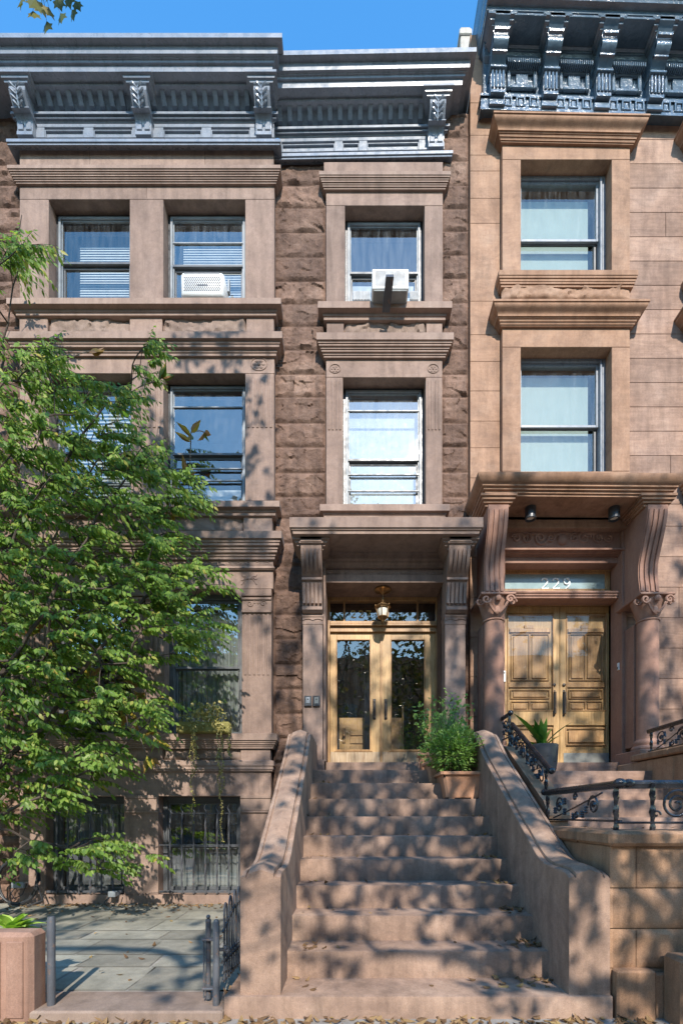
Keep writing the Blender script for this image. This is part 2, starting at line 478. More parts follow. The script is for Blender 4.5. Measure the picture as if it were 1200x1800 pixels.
# ------------------------------------------------------------------ masonry helpers
def rockblock(mb, x0, x1, z0, z1, yw, amp=.035, seed=0, m=.02, res=.022):
    """one quarry-faced block, rough front towards -y"""
    nx = max(4, int((x1 - x0) / res)); nz = max(4, int((z1 - z0) / res))
    vs = []; fs = []
    a = random.Random(seed); tilt = a.uniform(-.25, .25); off = Vector((a.random() * 50, a.random() * 50, a.random() * 50))
    seeds = [(a.uniform(x0, x1), a.uniform(z0, z1), a.uniform(0, .55), a.uniform(-3.2, 3.2), a.uniform(-4.5, 4.5)) for _ in range(max(5, int((x1 - x0) * (z1 - z0) * 75)))]
    for j in range(nz + 1):
        for i in range(nx + 1):
            u = i / nx; v = j / nz
            x = x0 + (x1 - x0) * u; z = z0 + (z1 - z0) * v
            e = min(min(u, 1 - u) * (x1 - x0), min(v, 1 - v) * (z1 - z0))
            k = min(1, max(0, (e - m * .6) / .03)) ** .6 if e > m * .6 else 0
            p = Vector((x * 3.6, 0, z * 4.2)) + off
            n1 = noise.fractal(p, 1.0, 2.1, 4)
            rdg = 1 - abs(noise.noise(Vector((x * 3.5 + z * 3, 3, z * 8)) + off)) * 2
            st = .5 + .5 * math.sin((z * 22 + n1 * 3.2) + tilt * 6)
            n2_ = noise.fractal(p * 3.1, .9, 2.2, 3)
            fb = 9; fh = 0
            for (su, sv, sh_, tx, tz) in seeds:
                dd_ = (x - su) ** 2 + ((z - sv) * 1.5) ** 2
                if dd_ < fb: fb = dd_; fh = sh_ + tx * (x - su) + tz * (z - sv)
            d = amp * (.4 + .35 * n1 + .2 * max(0, rdg) + .25 * n2_ + fh)
            vs.append((x, yw - (d * k if e > 0 else -.006), z))
    for j in range(nz):
        for i in range(nx):
            q = j * (nx + 1) + i
            fs.append((q, q + 1, q + nx + 2, q + nx + 1))
    mb.add(vs, fs)

def rockstrip(mb, x0, x1, zj, yw, amp=.035, wl=None, seed=0, res=.022):
    for k in range(len(zj) - 1):
        z1, z0 = zj[k], zj[k + 1]
        xs = [x0, x1]
        if wl:
            n = max(1, round((x1 - x0) / wl)); xs = [x0 + (x1 - x0) * (i + (.35 if k % 2 and 0 < i < n else 0)) / n for i in range(n + 1)]
        for i in range(len(xs) - 1):
            rockblock(mb, xs[i] + .004, xs[i + 1] - .004, z0 + .004, z1 - .004, yw, amp, seed + k * 13 + i, res=res)

def steps_prof(yw, P, py_top, py_bot, n=3, face=.36, pmin=.03, slope=.02, cyma=False):
    """stepped moulding whose visible lines fall on the measured heights; underside steps back in n fillets"""
    zt = Z(py_top, yw - P); zb = Z(py_bot, yw - pmin)
    H = zt - zb
    pr = [(0, zt + slope), (P, zt)]
    z = zt - H * face; pr.append((P, z))
    if cyma:
        P1 = P - .012; hh = H * .5; dp = (P - pmin) * .5
        for k in range(0, 11):
            a = k / 10
            s_ = a - .16 * math.sin(2 * PI * a)
            pr.append((P1 - dp * s_, z - .004 - hh * a))
        z = z - hh - .004
        P = P1 - dp
        pr.append((P, z)); pr.append((P - .015, z - .002)); P -= .012
    rem = z - zb
    for k in range(n):
        p = P - (P - pmin) * (k + 1) / (n + .0)
        pr.append((max(p, pmin) + .012, z - rem * (k + .12) / n))
        pr.append((max(p, pmin) + .012, z - rem * (k + .5) / n))
        pr.append((max(p, pmin), z - rem * (k + .55) / n))
        pr.append((max(p, pmin), z - rem * (k + 1) / n))
    pr.append((0, zb))
    return pr

def frame_ring(mb, x0, x1, z0, z1, y0, y1, t, tb=None, c=.003):
    tb = t if tb is None else tb
    mb.box(x0, x0 + t, y0, y1, z0, z1, c); mb.box(x1 - t, x1, y0, y1, z0, z1, c)
    mb.box(x0 + t, x1 - t, y0 + .001, y1 - .001, z1 - t, z1, c); mb.box(x0 + t, x1 - t, y0 + .001, y1 - .001, z0, z0 + tb, c)

def pane(house_part, x0, x1, z0, z1, y, mat):
    mb = MB(); mb.add([(x0, y, z0), (x1, y, z0), (x1, y, z1), (x0, y, z1)], [(0, 1, 2, 3)])
    return mb.build('pane', mat, house_part, smooth=None)

def window(house, px0, px1, py0, py1, df, rec, kind, opts=None):
    """double-hung window in an opening measured at the wall face df; sits rec behind it"""
    o = opts or {}
    x0, x1, z0, z1 = X(px0, df), X(px1, df), Z(py1, df), Z(py0, df)
    y = df + rec
    fm = {'227': M['blackframe'], '229': M['frame229'], 'low': M['sash']}[kind]
    mb = MB()
    t = o.get('t', .05)
    frame_ring(mb, x0, x1, z0, z1 , y, y + .14, t, .03)
    wn = mb.build('window', fm, house)
    zi0, zi1 = z0 + .03, z1 - t
    zm = zi0 + (zi1 - zi0) * o.get('mid', .45)
    xa, xb = x0 + t, x1 - t
    if kind == '227':        # aluminium storm window on the outside
        mb = MB(); frame_ring(mb, xa - .012, xb + .012, zi0, zi1 + .012, y - .018, y + .03, .03, .018, .002)
        frame_ring(mb, xa + .02, xb - .02, zi0 + .02, zi1 - .02, y + .004, y + .03, .014, .012, .002)
        for q in o.get('bars', []): mb.box(xa, xb, y - .006, y + .02, zi0 + (zi1 - zi0) * q - .009, zi0 + (zi1 - zi0) * q + .009, .002)
        mb.build('storm_frame', M['alu'], wn)
        mb = MB(); mb.box(xa, xb, y - .012, y + .028, zm - .016, zm + .016, .003)
        mb.box(xa + .02, xb - .02, y + .028, y + .05, zm - .05, zm - .012, .003)
        frame_ring(mb, xa + .034, xb - .034, zi0 + .01, zm, y + .034, y + .065, .022, .03)
        mb.build('sash', M['sash'], wn)
        ya = y + .012
        pane(wn, xa + .02, xb - .02, zm + .01, zi1 - .02, ya, M[o.get('g1', 'glass')])
        pane(wn, xa + .02, xb - .02, zi0 + .02, zm - .01, ya + .03, M[o.get('g2', 'glass')])
    else:
        sm = fm
        mb = MB(); frame_ring(mb, xa - .005, xb - .035 if kind == '229' else xb, zm - .02, zi1, y + .03, y + .07, .035, .035)
        mb.build('upper_sash', sm, wn)
        mb = MB(); frame_ring(mb, xa - .004, xb - .05 if kind == '229' else xb, zi0, zm + .02, y + .072, y + .11, .03, .04)
        mb.box(xa, xb - .04, y + .065, y + .072, zm - .035, zm - .021, 0.001)
        mb.build('lower_sash', M['sash'] if kind == '229' else sm, wn)
        if kind == '229':    # deep track on the right side of the opening
            mb = MB(); mb.box(xb - .036, xb - .012, y - .02, y + .1, zi0, zi1, .003); mb.build('track', M['frame229'], wn)
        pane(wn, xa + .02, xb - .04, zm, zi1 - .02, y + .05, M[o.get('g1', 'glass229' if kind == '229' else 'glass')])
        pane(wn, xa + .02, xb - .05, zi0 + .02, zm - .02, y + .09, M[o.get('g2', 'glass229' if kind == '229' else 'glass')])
    b = o.get('blind')
    if b == 'slats':
        mb = MB(); f0, f1, v0, v1 = o.get('brect', (.04, .96, .0, .95))
        n = 30
        for k in range(n):
            zz = zi0 + (zi1 - zi0) * (v0 + (v1 - v0) * k / n)
            xs0 = xa + (xb - xa) * f0; xs1 = xa + (xb - xa) * f1
            mb.add([(xs0, y + .17, zz), (xs1, y + .17, zz), (xs1, y + .18, zz + .031), (xs0, y + .18, zz + .031)], [(0, 1, 2, 3)])
        mb.build('blind', M['blind'], wn, smooth=None)
    elif b == 'shade':
        mb = MB(); v0, v1 = o.get('v', (.0, .9))
        mb.box(xa + .01, xa + (xb - xa) * .9, y + .17, y + .175, zi0, zi0 + (zi1 - zi0) * v1, 0); mb.build('blind', M['shade'], wn)
    elif b == 'roller':
        mb = MB(); mb.box(xa + .01, xb - .01, y + .17, y + .175, zi0, zi0 + (zi1 - zi0) * o.get('v', (0, 1))[1], 0); mb.build('blind', M['blind'], wn)
    elif b == 'curtain':
        mb = MB(); n = 60; vs = []
        v1 = o.get('v', (0, 1))[1]
        for k in range(n + 1):
            xx = xa + (xb - xa) * k / n; yy = y + .2 + .02 * math.sin(k * 1.3) + .008 * math.sin(k * 3.1)
            vs += [(xx, yy, zi0), (xx, yy, zi0 + (zi1 - zi0) * v1)]
        mb.add(vs, [(2 * k, 2 * k + 2, 2 * k + 3, 2 * k + 1) for k in range(n)])
        mb.build('curtain', M[o.get('cm', 'curtain')], wn)
    return wn

def rosette(mb, cx, cz, y, r, sq=.85):
    pts = [(cx + r * math.cos(a * PI / 12), y - .004, cz + r * sq * math.sin(a * PI / 12)) for a in range(25)]
    mb.tube(pts, .006, 5)
    mb.ball((cx, y, cz), r * .2, 8)
    for k in range(6):
        a = k * PI / 3
        mb.ball((cx + r * .55 * math.cos(a), y, cz + r * .55 * sq * math.sin(a)), r * .27, 8, (1, .35, .6))

def flutes(mb, x0, x1, z0, z1, y, n):
    """raised fillets between channels"""
    wd = (x1 - x0) / n
    for k in range(n):
        xc = x0 + (k + .5) * wd
        mb.box(xc - wd * .27, xc + wd * .27, y - .009, y + .01, z0, z1, .004)

def scroll(cx, cz, y, r, turns=1.6, a0=0, dirn=1, n=26, grow=.15):
    return [(cx + r * (grow + (1 - grow) * k / n) * math.cos(a0 + dirn * turns * 2 * PI * (1 - k / n)), y, cz + r * (grow + (1 - grow) * k / n) * math.sin(a0 + dirn * turns * 2 * PI * (1 - k / n))) for k in range(n + 1)]

# ------------------------------------------------------------------ the brownstone with the bay (left two thirds of the picture)
PX = 1.645                     # party line
DB, DC, DR = 6.42, 6.47, 6.55  # bay face, door column face, quarry-faced wall behind them
H = thing('brownstone_house', (-1.5, 6.55, 0), 'grey brown brownstone row house with grey painted cornice, projecting bay and wooden glazed double doors', 'house')

core = MB()
core.box(-6.3, PX - .004, 8.3, 14, 0, 11.2, 0)                   # body behind the rooms
core.box(-6.32, -6.2, 6.57, 8.3, 0, 11.2, 0)
core.box(PX - .1, PX - .004, 6.57, 8.3, 0, 11.0, 0)
core.box(-6.2, PX - .1, 6.87, 8.3, 10.65, 11.0, 0)
for zz in (2.0, 5.1, 8.0): core.box(-6.2, PX - .1, 6.87, 8.3, zz - .15, zz - .02, 0)
core.box(-1.1, -.33, 6.6, 8.3, 0, 10.6, 0); core.box(1.28, PX - .102, 6.6, 8.3, 0, 10.6, 0); core.box(-6.2, -4.3, 6.6, 8.3, 0, 10.6, 0)
core.box(-2.85, -2.65, 6.87, 8.3, .1, 10.6, 0)
core.build('body', M['room'], H, smooth=None)

# quarry-faced wall
zjL = [Z(v, 6.53) for v in (287, 323, 362.5, 406.5, 449.5, 492, 532, 571.5, 613, 656, 696, 742, 784.5, 829.5, 872, 910, 953, 994, 1036, 1080, 1123, 1168, 1211, 1254.5, 1298, 1341, 1384, 1427, 1470, 1513, 1556, 1597)]
zjR = [Z(v, 6.53) for v in (195, 238, 280, 323, 364, 404, 446, 487, 530, 570, 612, 656, 696, 742, 784, 829, 872, 915, 958, 1000, 1042, 1085, 1128, 1170, 1212, 1255, 1298, 1342)]
mb = MB()
rockstrip(mb, -1.06, -.335, zjL, DR, .028, None, 10, .014)
rockstrip(mb, 1.262, PX - .003, zjR, DR, .028, None, 400, .014)
rockstrip(mb, -6.2, -4.46, [Z(v, 6.53) for v in (130, 170, 210, 248)] + zjL, DR, .04, .85, 900, .03)
mb.box(-1.06, -.32, DR + .004, DR + .3, 0, 10.4, 0); mb.box(1.262, PX - .003, DR + .004, DR + .3, 0, 10.8, 0); mb.box(-6.2, -4.46, DR + .004, DR + .3, 0, 11.2, 0)
mb.build('quarry_faced_wall', M['rock'], H, smooth=22)

def bx(mb, a, b, c, e, d=DB, depth=.42): mb.pb(a, b, c, e, d, depth)

# --- bay
bay = MB()
bx(bay, 34.5, 158, 258, 291); bx(bay, 158.3, 360, 258, 291); bx(bay, 360.3, 481, 258, 291)
bx(bay, 34.5, 257, 318, 349.7); bx(bay, 257.3, 482, 318, 349.7)
for a, b in ((34.5, 85.5), (228, 287), (431, 482)): bx(bay, a, b, 350, 524)
bx(bay, 34.5, 482, 524.3, 552)
bx(bay, 38, 479, 552.3, 586, DB + .05, .35)                                   # behind the rock panels
for a, b in ((34, 83.5), (228, 285), (433, 481)): bx(bay, a, b, 551, 586)
bx(bay, 34.5, 482, 586.3, 656)
for a, b in ((34.5, 86), (230, 287), (431, 481.5)): bx(bay, a, b, 656.3, 880)
bx(bay, 34.5, 482, 880.3, 903)
bx(bay, 38, 478, 903.3, 936, DB + .05, .35)
for a, b in ((34, 83.5), (228, 285), (428, 478)): bx(bay, a, b, 902, 936)
bx(bay, 36, 480, 936.3, 1035)
for a, b in ((36, 90), (230, 289), (425, 477)): bx(bay, a, b, 1035.3, 1292)
bx(bay, 36, 477, 1292.3, 1308)
bx(bay, 40, 474, 1308.3, 1340, DB + .05, .35)
for a, b in ((34, 83.5), (228, 285), (423, 475)): bx(bay, a, b, 1307, 1340)
bx(bay, 34, 476, 1340.3, 1400.5)
for a, b in ((34, 80), (218, 278), (422, 476)): bx(bay, a, b, 1401, 1573)
bx(bay, 34, 476, 1573.3, 1600)
for a, b in ((80, 218), (278, 422)):                                           # chamfered brackets in the parlour window heads
    a_, b_ = (90, 230) if a == 80 else (289, 425)
    zt = Z(1035.3, DB)
    for xx, sg in ((X(a_, DB), 1), (X(b_, DB), -1)):
        bay.prism_z([(xx, DB + .002), (xx, DB + .3), (xx + sg * .001, DB + .3), (xx + sg * .001, DB + .002)], zt - .1, zt)
        v = [(xx, DB + .003, zt), (xx + sg * .13, DB + .003, zt), (xx, DB + .003, zt - .13), (xx, DB + .3, zt), (xx + sg * .13, DB + .3, zt), (xx, DB + .3, zt - .13)]
        bay.add(v, [(0, 1, 2), (3, 5, 4), (0, 3, 4, 1), (1, 4, 5, 2), (2, 5, 3, 0)])
bay.build('bay_front', M['brown'], H)

def ledge(house, x0, x1, yw, P, pt, pbm, n=3, mat='brownledge', name='moulding', **kw):
    lx = kw.pop('lx', 1); rx = kw.pop('rx', 1); sh = kw.pop('shear', None); back = kw.pop('back', 0.0)
    mb = MB(); mb.ledge(x0, x1, yw, steps_prof(yw, P, pt, pbm, n, **kw), lx, rx, back)
    return mb.build(name, M[mat], house, smooth=30, shear=sh)
BX0, BX1 = X(34.5, DB), X(482, DB)
BK = .13
ledge(H, BX0, BX1, DB, .10, 289, 322, 3, face=.28, back=BK)
ledge(H, BX0, BX1, DB, .105, 523, 554, 1, face=.5, name='window_sill', back=BK)
ledge(H, BX0, BX1, DB, .125, 582, 625, 2, face=.38, back=BK)
ledge(H, BX0, BX1 - .01, DB, .095, 880, 906, 1, face=.5, name='window_sill', back=BK)
ledge(H, BX0, BX1 - .02, DB, .14, 933, 983, 3, face=.3, back=BK)
ledge(H, BX0, BX1 - .03, DB, .03, 995, 1001, 1, face=.5, back=BK)
ledge(H, BX0, BX1 - .04, DB, .09, 1290, 1316, 2, face=.45, name='window_sill', back=BK)
ledge(H, BX0, BX1 - .05, DB, .05, 1338, 1356, 2, face=.3, name='water_table', back=BK)

for a, b, sd_ in ((83.5, 228, 1), (285, 433, 2)):
    mb = MB(); rockblock(mb, X(a, DB) + .006, X(b, DB) - .006, Z(586, DB), Z(552, DB), DB + .045, .036, sd_ * 7, .01, .018); mb.build('rock_panel', M['rockpanel'], H, smooth=40)
    mb = MB(); rockblock(mb, X(a, DB) + .006, X(b - 4, DB) - .006, Z(935, DB), Z(903, DB), DB + .045, .036, sd_ * 9, .01, .018); mb.build('rock_panel', M['rockpanel'], H, smooth=40)
    mb = MB(); rockblock(mb, X(a, DB) + .006, X(b - 8, DB) - .006, Z(1338, DB), Z(1308, DB), DB + .045, .036, sd_ * 11, .01, .018); mb.build('rock_panel', M['rockpanel'], H, smooth=40)

for px, py in ((455, 640), (61, 640)):
    orn = MB(); rosette(orn, X(px, DB), Z(py, DB), DB, .11, .8); orn.build('rosette', M['brown'], H)
for px0, px1 in ((433, 480), (38, 84), (233, 284)):
    orn = MB(); flutes(orn, X(px0, DB), X(px1, DB), Z(752, DB), Z(666, DB), DB, 6); orn.build('fluting', M['brown'], H)
for px0, px1 in ((427, 475), (38, 88), (232, 287)):
    orn = MB(); flutes(orn, X(px0, DB), X(px1, DB), Z(1187, DB), Z(1079, DB), DB, 6); orn.build('fluting', M['brown'], H)
    orn = MB()
    for q in (1045, 1051, 1074): orn.box(X(px0 - 2, DB), X(px1 + 2, DB), DB - .03 if q != 1051 else DB - .018, DB + .01, Z(q + 4, DB), Z(q, DB), .003)
    xc = (X(px0, DB) + X(px1, DB)) / 2
    for sg in (-1, 1):                       # paired scrolls on the capital
        orn.tube(scroll(xc + sg * .09, Z(1061, DB), DB - .003, .045, 1.2, 0, sg), .007, 5)
        orn.tube(scroll(xc + sg * .02, Z(1059, DB), DB - .003, .03, .8, 1, -sg), .006, 5)
    orn.build('pilaster_capital', M['brown'], H)
for px in (438, 60):                          # sprig
    orn = MB()
    for sg in (-1, 1):
        for k in range(3):
            orn.tube([(X(px, DB) + sg * (.01 + .10 * t_ ** .8), DB - .004, Z(1018, DB) + (.09 - .08 * k) * t_ ** 1.2 * sg * (1 if k else .8) + .015 * math.sin(t_ * 6)) for t_ in [i / 8 for i in range(9)]], [.009 - .0007 * i for i in range(9)], 5)
    orn.build('carved_sprig', M['brown'], H)
xa, xb = X(40, DB), X(478, DB)                # running scroll band
nn = 26
orn = MB()
for k in range(nn):
    xc = xa + (xb - xa) * (k + .5) / nn
    orn.tube(scroll(xc, Z(988, DB - .02), DB - .003, .036, .9, k * PI, 1 if k % 2 else -1, 14), .006, 4)
orn.box(xa, xb, DB - .006, DB + .004, Z(993.5, DB), Z(992, DB), .001); orn.box(xa, xb, DB - .006, DB + .004, Z(984, DB), Z(982.5, DB), .001)
orn.build('scroll_band', M['brown'], H)
bb = MB()
for a, b in ((422, 476), (218, 278), (34, 80)):
    bb.pb(a, b, 1398, 1404, DB - .025, .03); bb.pb(a, b, 1404.3, 1425, DB - .014, .03); bb.pb(a, b, 1425.3, 1429, DB - .024, .03)
bb.pb(277, 423, 1397, 1400, DB - .02, .03); bb.pb(79, 219, 1397, 1400, DB - .02, .03)
bb.build('string_course', M['brownledge'], H)

# --- column over the door
cl = MB()
bx(cl, 569, 778, 284, 302, DC); bx(cl, 573, 778, 328, 360.7, DC)
for a, b in ((573, 606), (746, 778)): bx(cl, a, b, 361, 530, DC)
bx(cl, 573, 778, 530.3, 562, DC); bx(cl, 577, 774, 562.3, 590, DC + .05, .3)
for a, b in ((574, 604), (749, 777)): bx(cl, a, b, 561, 590, DC)
bx(cl, 573, 777, 590.3, 662.7, DC)
for a, b in ((573, 602.5), (748, 777)): bx(cl, a, b, 663, 886.7, DC)
bx(cl, 573, 777, 887, 1003, DC, .3)
cl.pb(603, 748, 657, 663, DC - .015, .03)
cl.build('door_column_front', M['brown'], H)
CX0, CX1 = X(573, DC), X(778, DC)
ledge(H, CX0, CX1, DC, .09, 300, 332, 3, face=.28, back=.1)
ledge(H, CX0, CX1, DC, .105, 529, 562, 1, face=.5, name='window_sill', back=.1)
ledge(H, CX0, CX1, DC, .124, 584, 628, 3, face=.38, back=.1)
ledge(H, CX0, CX1, DC, .08, 886, 909, 1, face=.6, name='window_sill', back=.1)
mb = MB(); rockblock(mb, X(604, DC), X(749, DC), Z(588, DC), Z(561, DC), DC + .045, .036, 77, .01, .018); mb.build('rock_panel', M['rockpanel'], H, smooth=40)
for px in (588.5, 761):
    orn = MB(); rosette(orn, X(px, DC), Z(648, DC), DC, .075, .8); orn.build('rosette', M['brown'], H)
for px0, px1 in ((575, 601), (750, 775)):
    orn = MB(); flutes(orn, X(px0, DC), X(px1, DC), Z(756, DC), Z(669, DC), DC, 4); orn.build('fluting', M['brown'], H)

# --- windows
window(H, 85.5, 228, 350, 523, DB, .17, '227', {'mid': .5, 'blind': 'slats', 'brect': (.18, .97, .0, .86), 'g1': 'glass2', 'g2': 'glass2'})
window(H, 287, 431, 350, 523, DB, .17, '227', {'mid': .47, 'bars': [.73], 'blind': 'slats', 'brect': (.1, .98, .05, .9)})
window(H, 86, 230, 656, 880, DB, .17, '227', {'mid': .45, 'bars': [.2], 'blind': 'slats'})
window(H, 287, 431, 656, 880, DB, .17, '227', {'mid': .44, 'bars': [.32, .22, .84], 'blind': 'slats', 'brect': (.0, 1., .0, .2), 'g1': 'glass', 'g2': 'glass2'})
window(H, 90, 230, 1035, 1291, DB, .17, 'low', {'mid': .5, 't': .07})
window(H, 289, 425, 1035, 1291, DB, .17, 'low', {'mid': .5, 't': .07, 'blind': 'curtain', 'v': (0, .95), 'g1': 'glass', 'g2': 'glass2'})
window(H, 606, 746, 361, 529, DC, .17, '227', {'mid': .44, 'bars': [], 'blind': 'roller', 'v': (0, .45)})
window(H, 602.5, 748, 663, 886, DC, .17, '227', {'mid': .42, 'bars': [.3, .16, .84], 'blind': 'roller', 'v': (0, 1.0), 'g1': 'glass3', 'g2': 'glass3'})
window(H, 80, 218, 1401, 1573, DB, .17, 'low', {'mid': .5, 't': .06, 'blind': 'curtain'})
window(H, 278, 422, 1401, 1573, DB, .17, 'low', {'mid': .5, 't': .06, 'blind': 'curtain', 'v': (0, .5)})

# --- window grilles of the basement
for a, b in ((80, 218), (278, 422)):
    d = DB - .01
    mb = MB(); x0, x1 = X(a + 2, d), X(b - 2, d)
    for q, dz in ((1430, .012), (1486, .012), (1568, .03)): mb.box(x0, x1, d - .008, d + .012, Z(q, d) - dz / 2, Z(q, d) + dz / 2, .002)
    gr = mb.build('window_grille', M['greyiron'], H)
    for k in range(6):
        xx = x0 + (x1 - x0) * (k + .95) / 6.8
        mb = MB(); zb, zt = Z(1571, d), Z(1434, d)
        mb.tube([(xx, d - .014, zb + (zt - zb) * i / 30) for i in range(31)], .0135, 4, twist=.35)
        mb.tube([(xx + .014 * math.sin(i * .9), d - .014, zt + .16 * i / 8) for i in range(9)], [.012 - .001 * i for i in range(9)], 5)
        mb.build('bar', M['greyiron'], gr)

# --- entrance: recess, doors, transom, hood
DD = 6.86
ent = MB()
FL = .713 + CZ                       # floor of the recess
zc = CZ + 3.16
xl, xr = X(573, DC) , X(780, DC)
ent.box(xl, xr, DC - .02, DD + .02, zc, Z(1003, DC), .004)                       # lintel over the recess
ent.box(xl, xr, DC - .05, DC - .02, Z(1024, DC - .05), Z(1010, DC - .05), .004)
ent.box(xl - .03, xl, DC - .12, DD + .06, FL, zc + .3, .004); ent.box(xr, xr + .03, DC - .12, DD + .06, FL, zc + .3, .004)
ent.build('door_recess', M['brown'], H)
mb = MB()
fx0, fx1 = xl + .002, xr - .002
jt = .035
tz1, tz0 = Z(1056, DD), Z(1093, DD)      # transom light
dz1 = Z(1111, DD)
mb.box(fx0, fx0 + jt, DD, DD + .1, FL, zc, .003); mb.box(fx1 - jt, fx1, DD, DD + .1, FL, zc, .003)
mb.box(fx0 + jt, fx1 - jt, DD, DD + .1, tz1, zc, .003)
mb.box(fx0 + jt, fx1 - jt, DD - .03, DD + .1, tz0 - .045, tz0, .004); mb.box(fx0 + jt, fx1 - jt, DD - .05, DD + .1, tz0 - .075, tz0 - .046, .006)
mb.box(fx0 + jt, fx1 - jt, DD - .01, DD + .1, dz1, tz0 - .076, .003)
for px in (604, 605.5, 733, 734.5): mb.box(X(px, DD) - .006, X(px, DD) + .006, DD - .008, DD + .03, tz0, tz1, .002)
for k in range(46):
    xx = fx0 + jt + (fx1 - fx0 - 2 * jt) * (k + .5) / 46
    mb.box(xx - .007, xx + .007, DD - .042, DD - .03, tz0 - .043, tz0 - .018, .001)
dfm = mb.build('door_frame', M['oak'], H)
tr = MB(); tr.add([(fx0 + jt, DD + .04, tz0), (fx1 - jt, DD + .04, tz0), (fx1 - jt, DD + .04, tz1), (fx0 + jt, DD + .04, tz1)], [(0, 1, 2, 3)]); tr.build('transom_pane', M['doorglass'], dfm, smooth=None)
def digit(mb, ch, x, z, h, y, wd=.2):
    P = {'2': [(0, .78), (.08, .93), (.27, 1), (.48, .93), (.56, .75), (.5, .55), (.3, .32), (.06, .08), (.0, .02), (.3, .03), (.6, .02), (.62, .14)],
         '7': [(0, .84), (.03, .98), (.3, .97), (.6, .97), (.46, .66), (.32, .35), (.24, 0)],
         '9': [(.54, .74), (.44, .94), (.26, 1), (.08, .9), (.02, .68), (.12, .5), (.3, .44), (.48, .54), (.56, .74), (.54, .45), (.4, .18), (.14, .0)]}[ch]
    k = len(P); pts = []
    for i in range(k - 1):
        for s in range(3):
            t_ = s / 3; pts.append((P[i][0] + (P[i + 1][0] - P[i][0]) * t_, P[i][1] + (P[i + 1][1] - P[i][1]) * t_))
    pts.append(P[-1])
    mb.tube([(x + p[0] * h, y, z + p[1] * h) for p in pts], [h * .05 + h * .035 * abs(math.sin(i * .5)) for i in range(len(pts))], 6)
mb = MB()
for i, ch in enumerate('227'): digit(mb, ch, X(617 + i * 13.5, DD), Z(1084, DD), .1, DD + .034)
mb.build('house_number', M['gold'], dfm)

xm = X(669, DD)
def leaf227(x0, x1, hx, label=None):
    y = DD + .03; st = .1
    mb = MB()
    gx0, gx1 = (X(592, DD), X(650, DD)) if x0 < xm - .1 else (X(688, DD), X(746, DD))
    gz0, gz1 = FL + .23, Z(1124, DD)
    mb.box(x0, gx0, y, y + .045, FL, dz1, .003); mb.box(gx1, x1, y, y + .045, FL, dz1, .003)
    mb.box(gx0, gx1, y + .001, y + .044, gz1, dz1, .003); mb.box(gx0, gx1, y + .001, y + .044, FL, gz0, .003)
    o = mb.build('door', M['oak2'], H, label=label)
    mb = MB(); frame_ring(mb, gx0 - .012, gx1 + .012, gz0 - .012, gz1 + .012, y - .012, y, .014, None, .003)
    mb.box(gx0 - .035, gx1 + .035, y - .016, y, gz0 - .03, gz0 - .014, .004)
    mb.build('glazing_bead', M['oak'], o)
    mb = MB(); mb.box(x0 + .004, x1 - .004, y - .006, y + .001, FL, FL + .2, .002); mb.build('worn_rail', M['worn'], o, label='pale weathered bottom rail')
    pane(o, gx0, gx1, gz0, gz1, y + .02, M['doorglass'])
    mb = MB(); zc_ = Z(1245, DD); mb.box(hx - .022, hx + .022, y - .01, y, zc_ - .16, zc_ + .14, .008)
    mb.tube([(hx, y - .012, zc_ + .06), (hx, y - .05, zc_ + .05), (hx, y - .065, zc_ - .01), (hx, y - .05, zc_ - .09), (hx, y - .02, zc_ - .12)], [.008, .012, .016, .012, .012], 8)
    mb.ball((hx, y - .015, zc_ + .1), .014, 8, (1, .6, 1)); mb.ball((hx, y - .03, zc_ - .13), .016, 8)
    mb.build('handle', M['bronze'], o)
leaf227(fx0 + jt + .003, xm - .004, X(658, DD)); leaf227(xm + .004, fx1 - jt - .003, X(678, DD))
mb = MB(); mb.box(xm - .006, xm + .02, DD + .015, DD + .03, FL, dz1, .003); mb.build('astragal', M['oak'], H)
# panelled inner door of the vestibule, seen through the glass
mb = MB(); yi = 7.5; ix0, ix1 = X(596, yi), X(640, yi)
mb.box(ix0, ix1, yi, yi + .05, FL - .1, Z(1262, yi), .004)
for k in range(5): mb.box(ix0 + .17, ix1 - .02, yi - .018, yi, FL + .02 + k * .13, FL + .12 + k * .13, .006)
mb.box(X(688, yi), X(709, yi), yi, yi + .05, FL - .1, Z(1262, yi), .004); mb.box(X(706, yi), X(709, yi), yi - .03, yi, FL - .1, Z(1240, yi), .004)
inn = mb.build('inner_door', M['oak2'], H)
mb = MB(); mb.box(ix0 + .05, ix0 + .1, yi - .02, yi, FL + .42, FL + .66, .006); mb.ball((ix0 + .075, yi - .05, FL + .53), .026, 10); mb.build('handle', M['brass'], inn)
mb = MB(); mb.box(xl, xr, 6.9, 8.2, FL - .12, FL - .01, 0); mb.box(X(640, 7.6), X(688, 7.6), 7.6, 7.7, FL, zc, 0); mb.build('vestibule_floor', M['sash'], H, smooth=None)

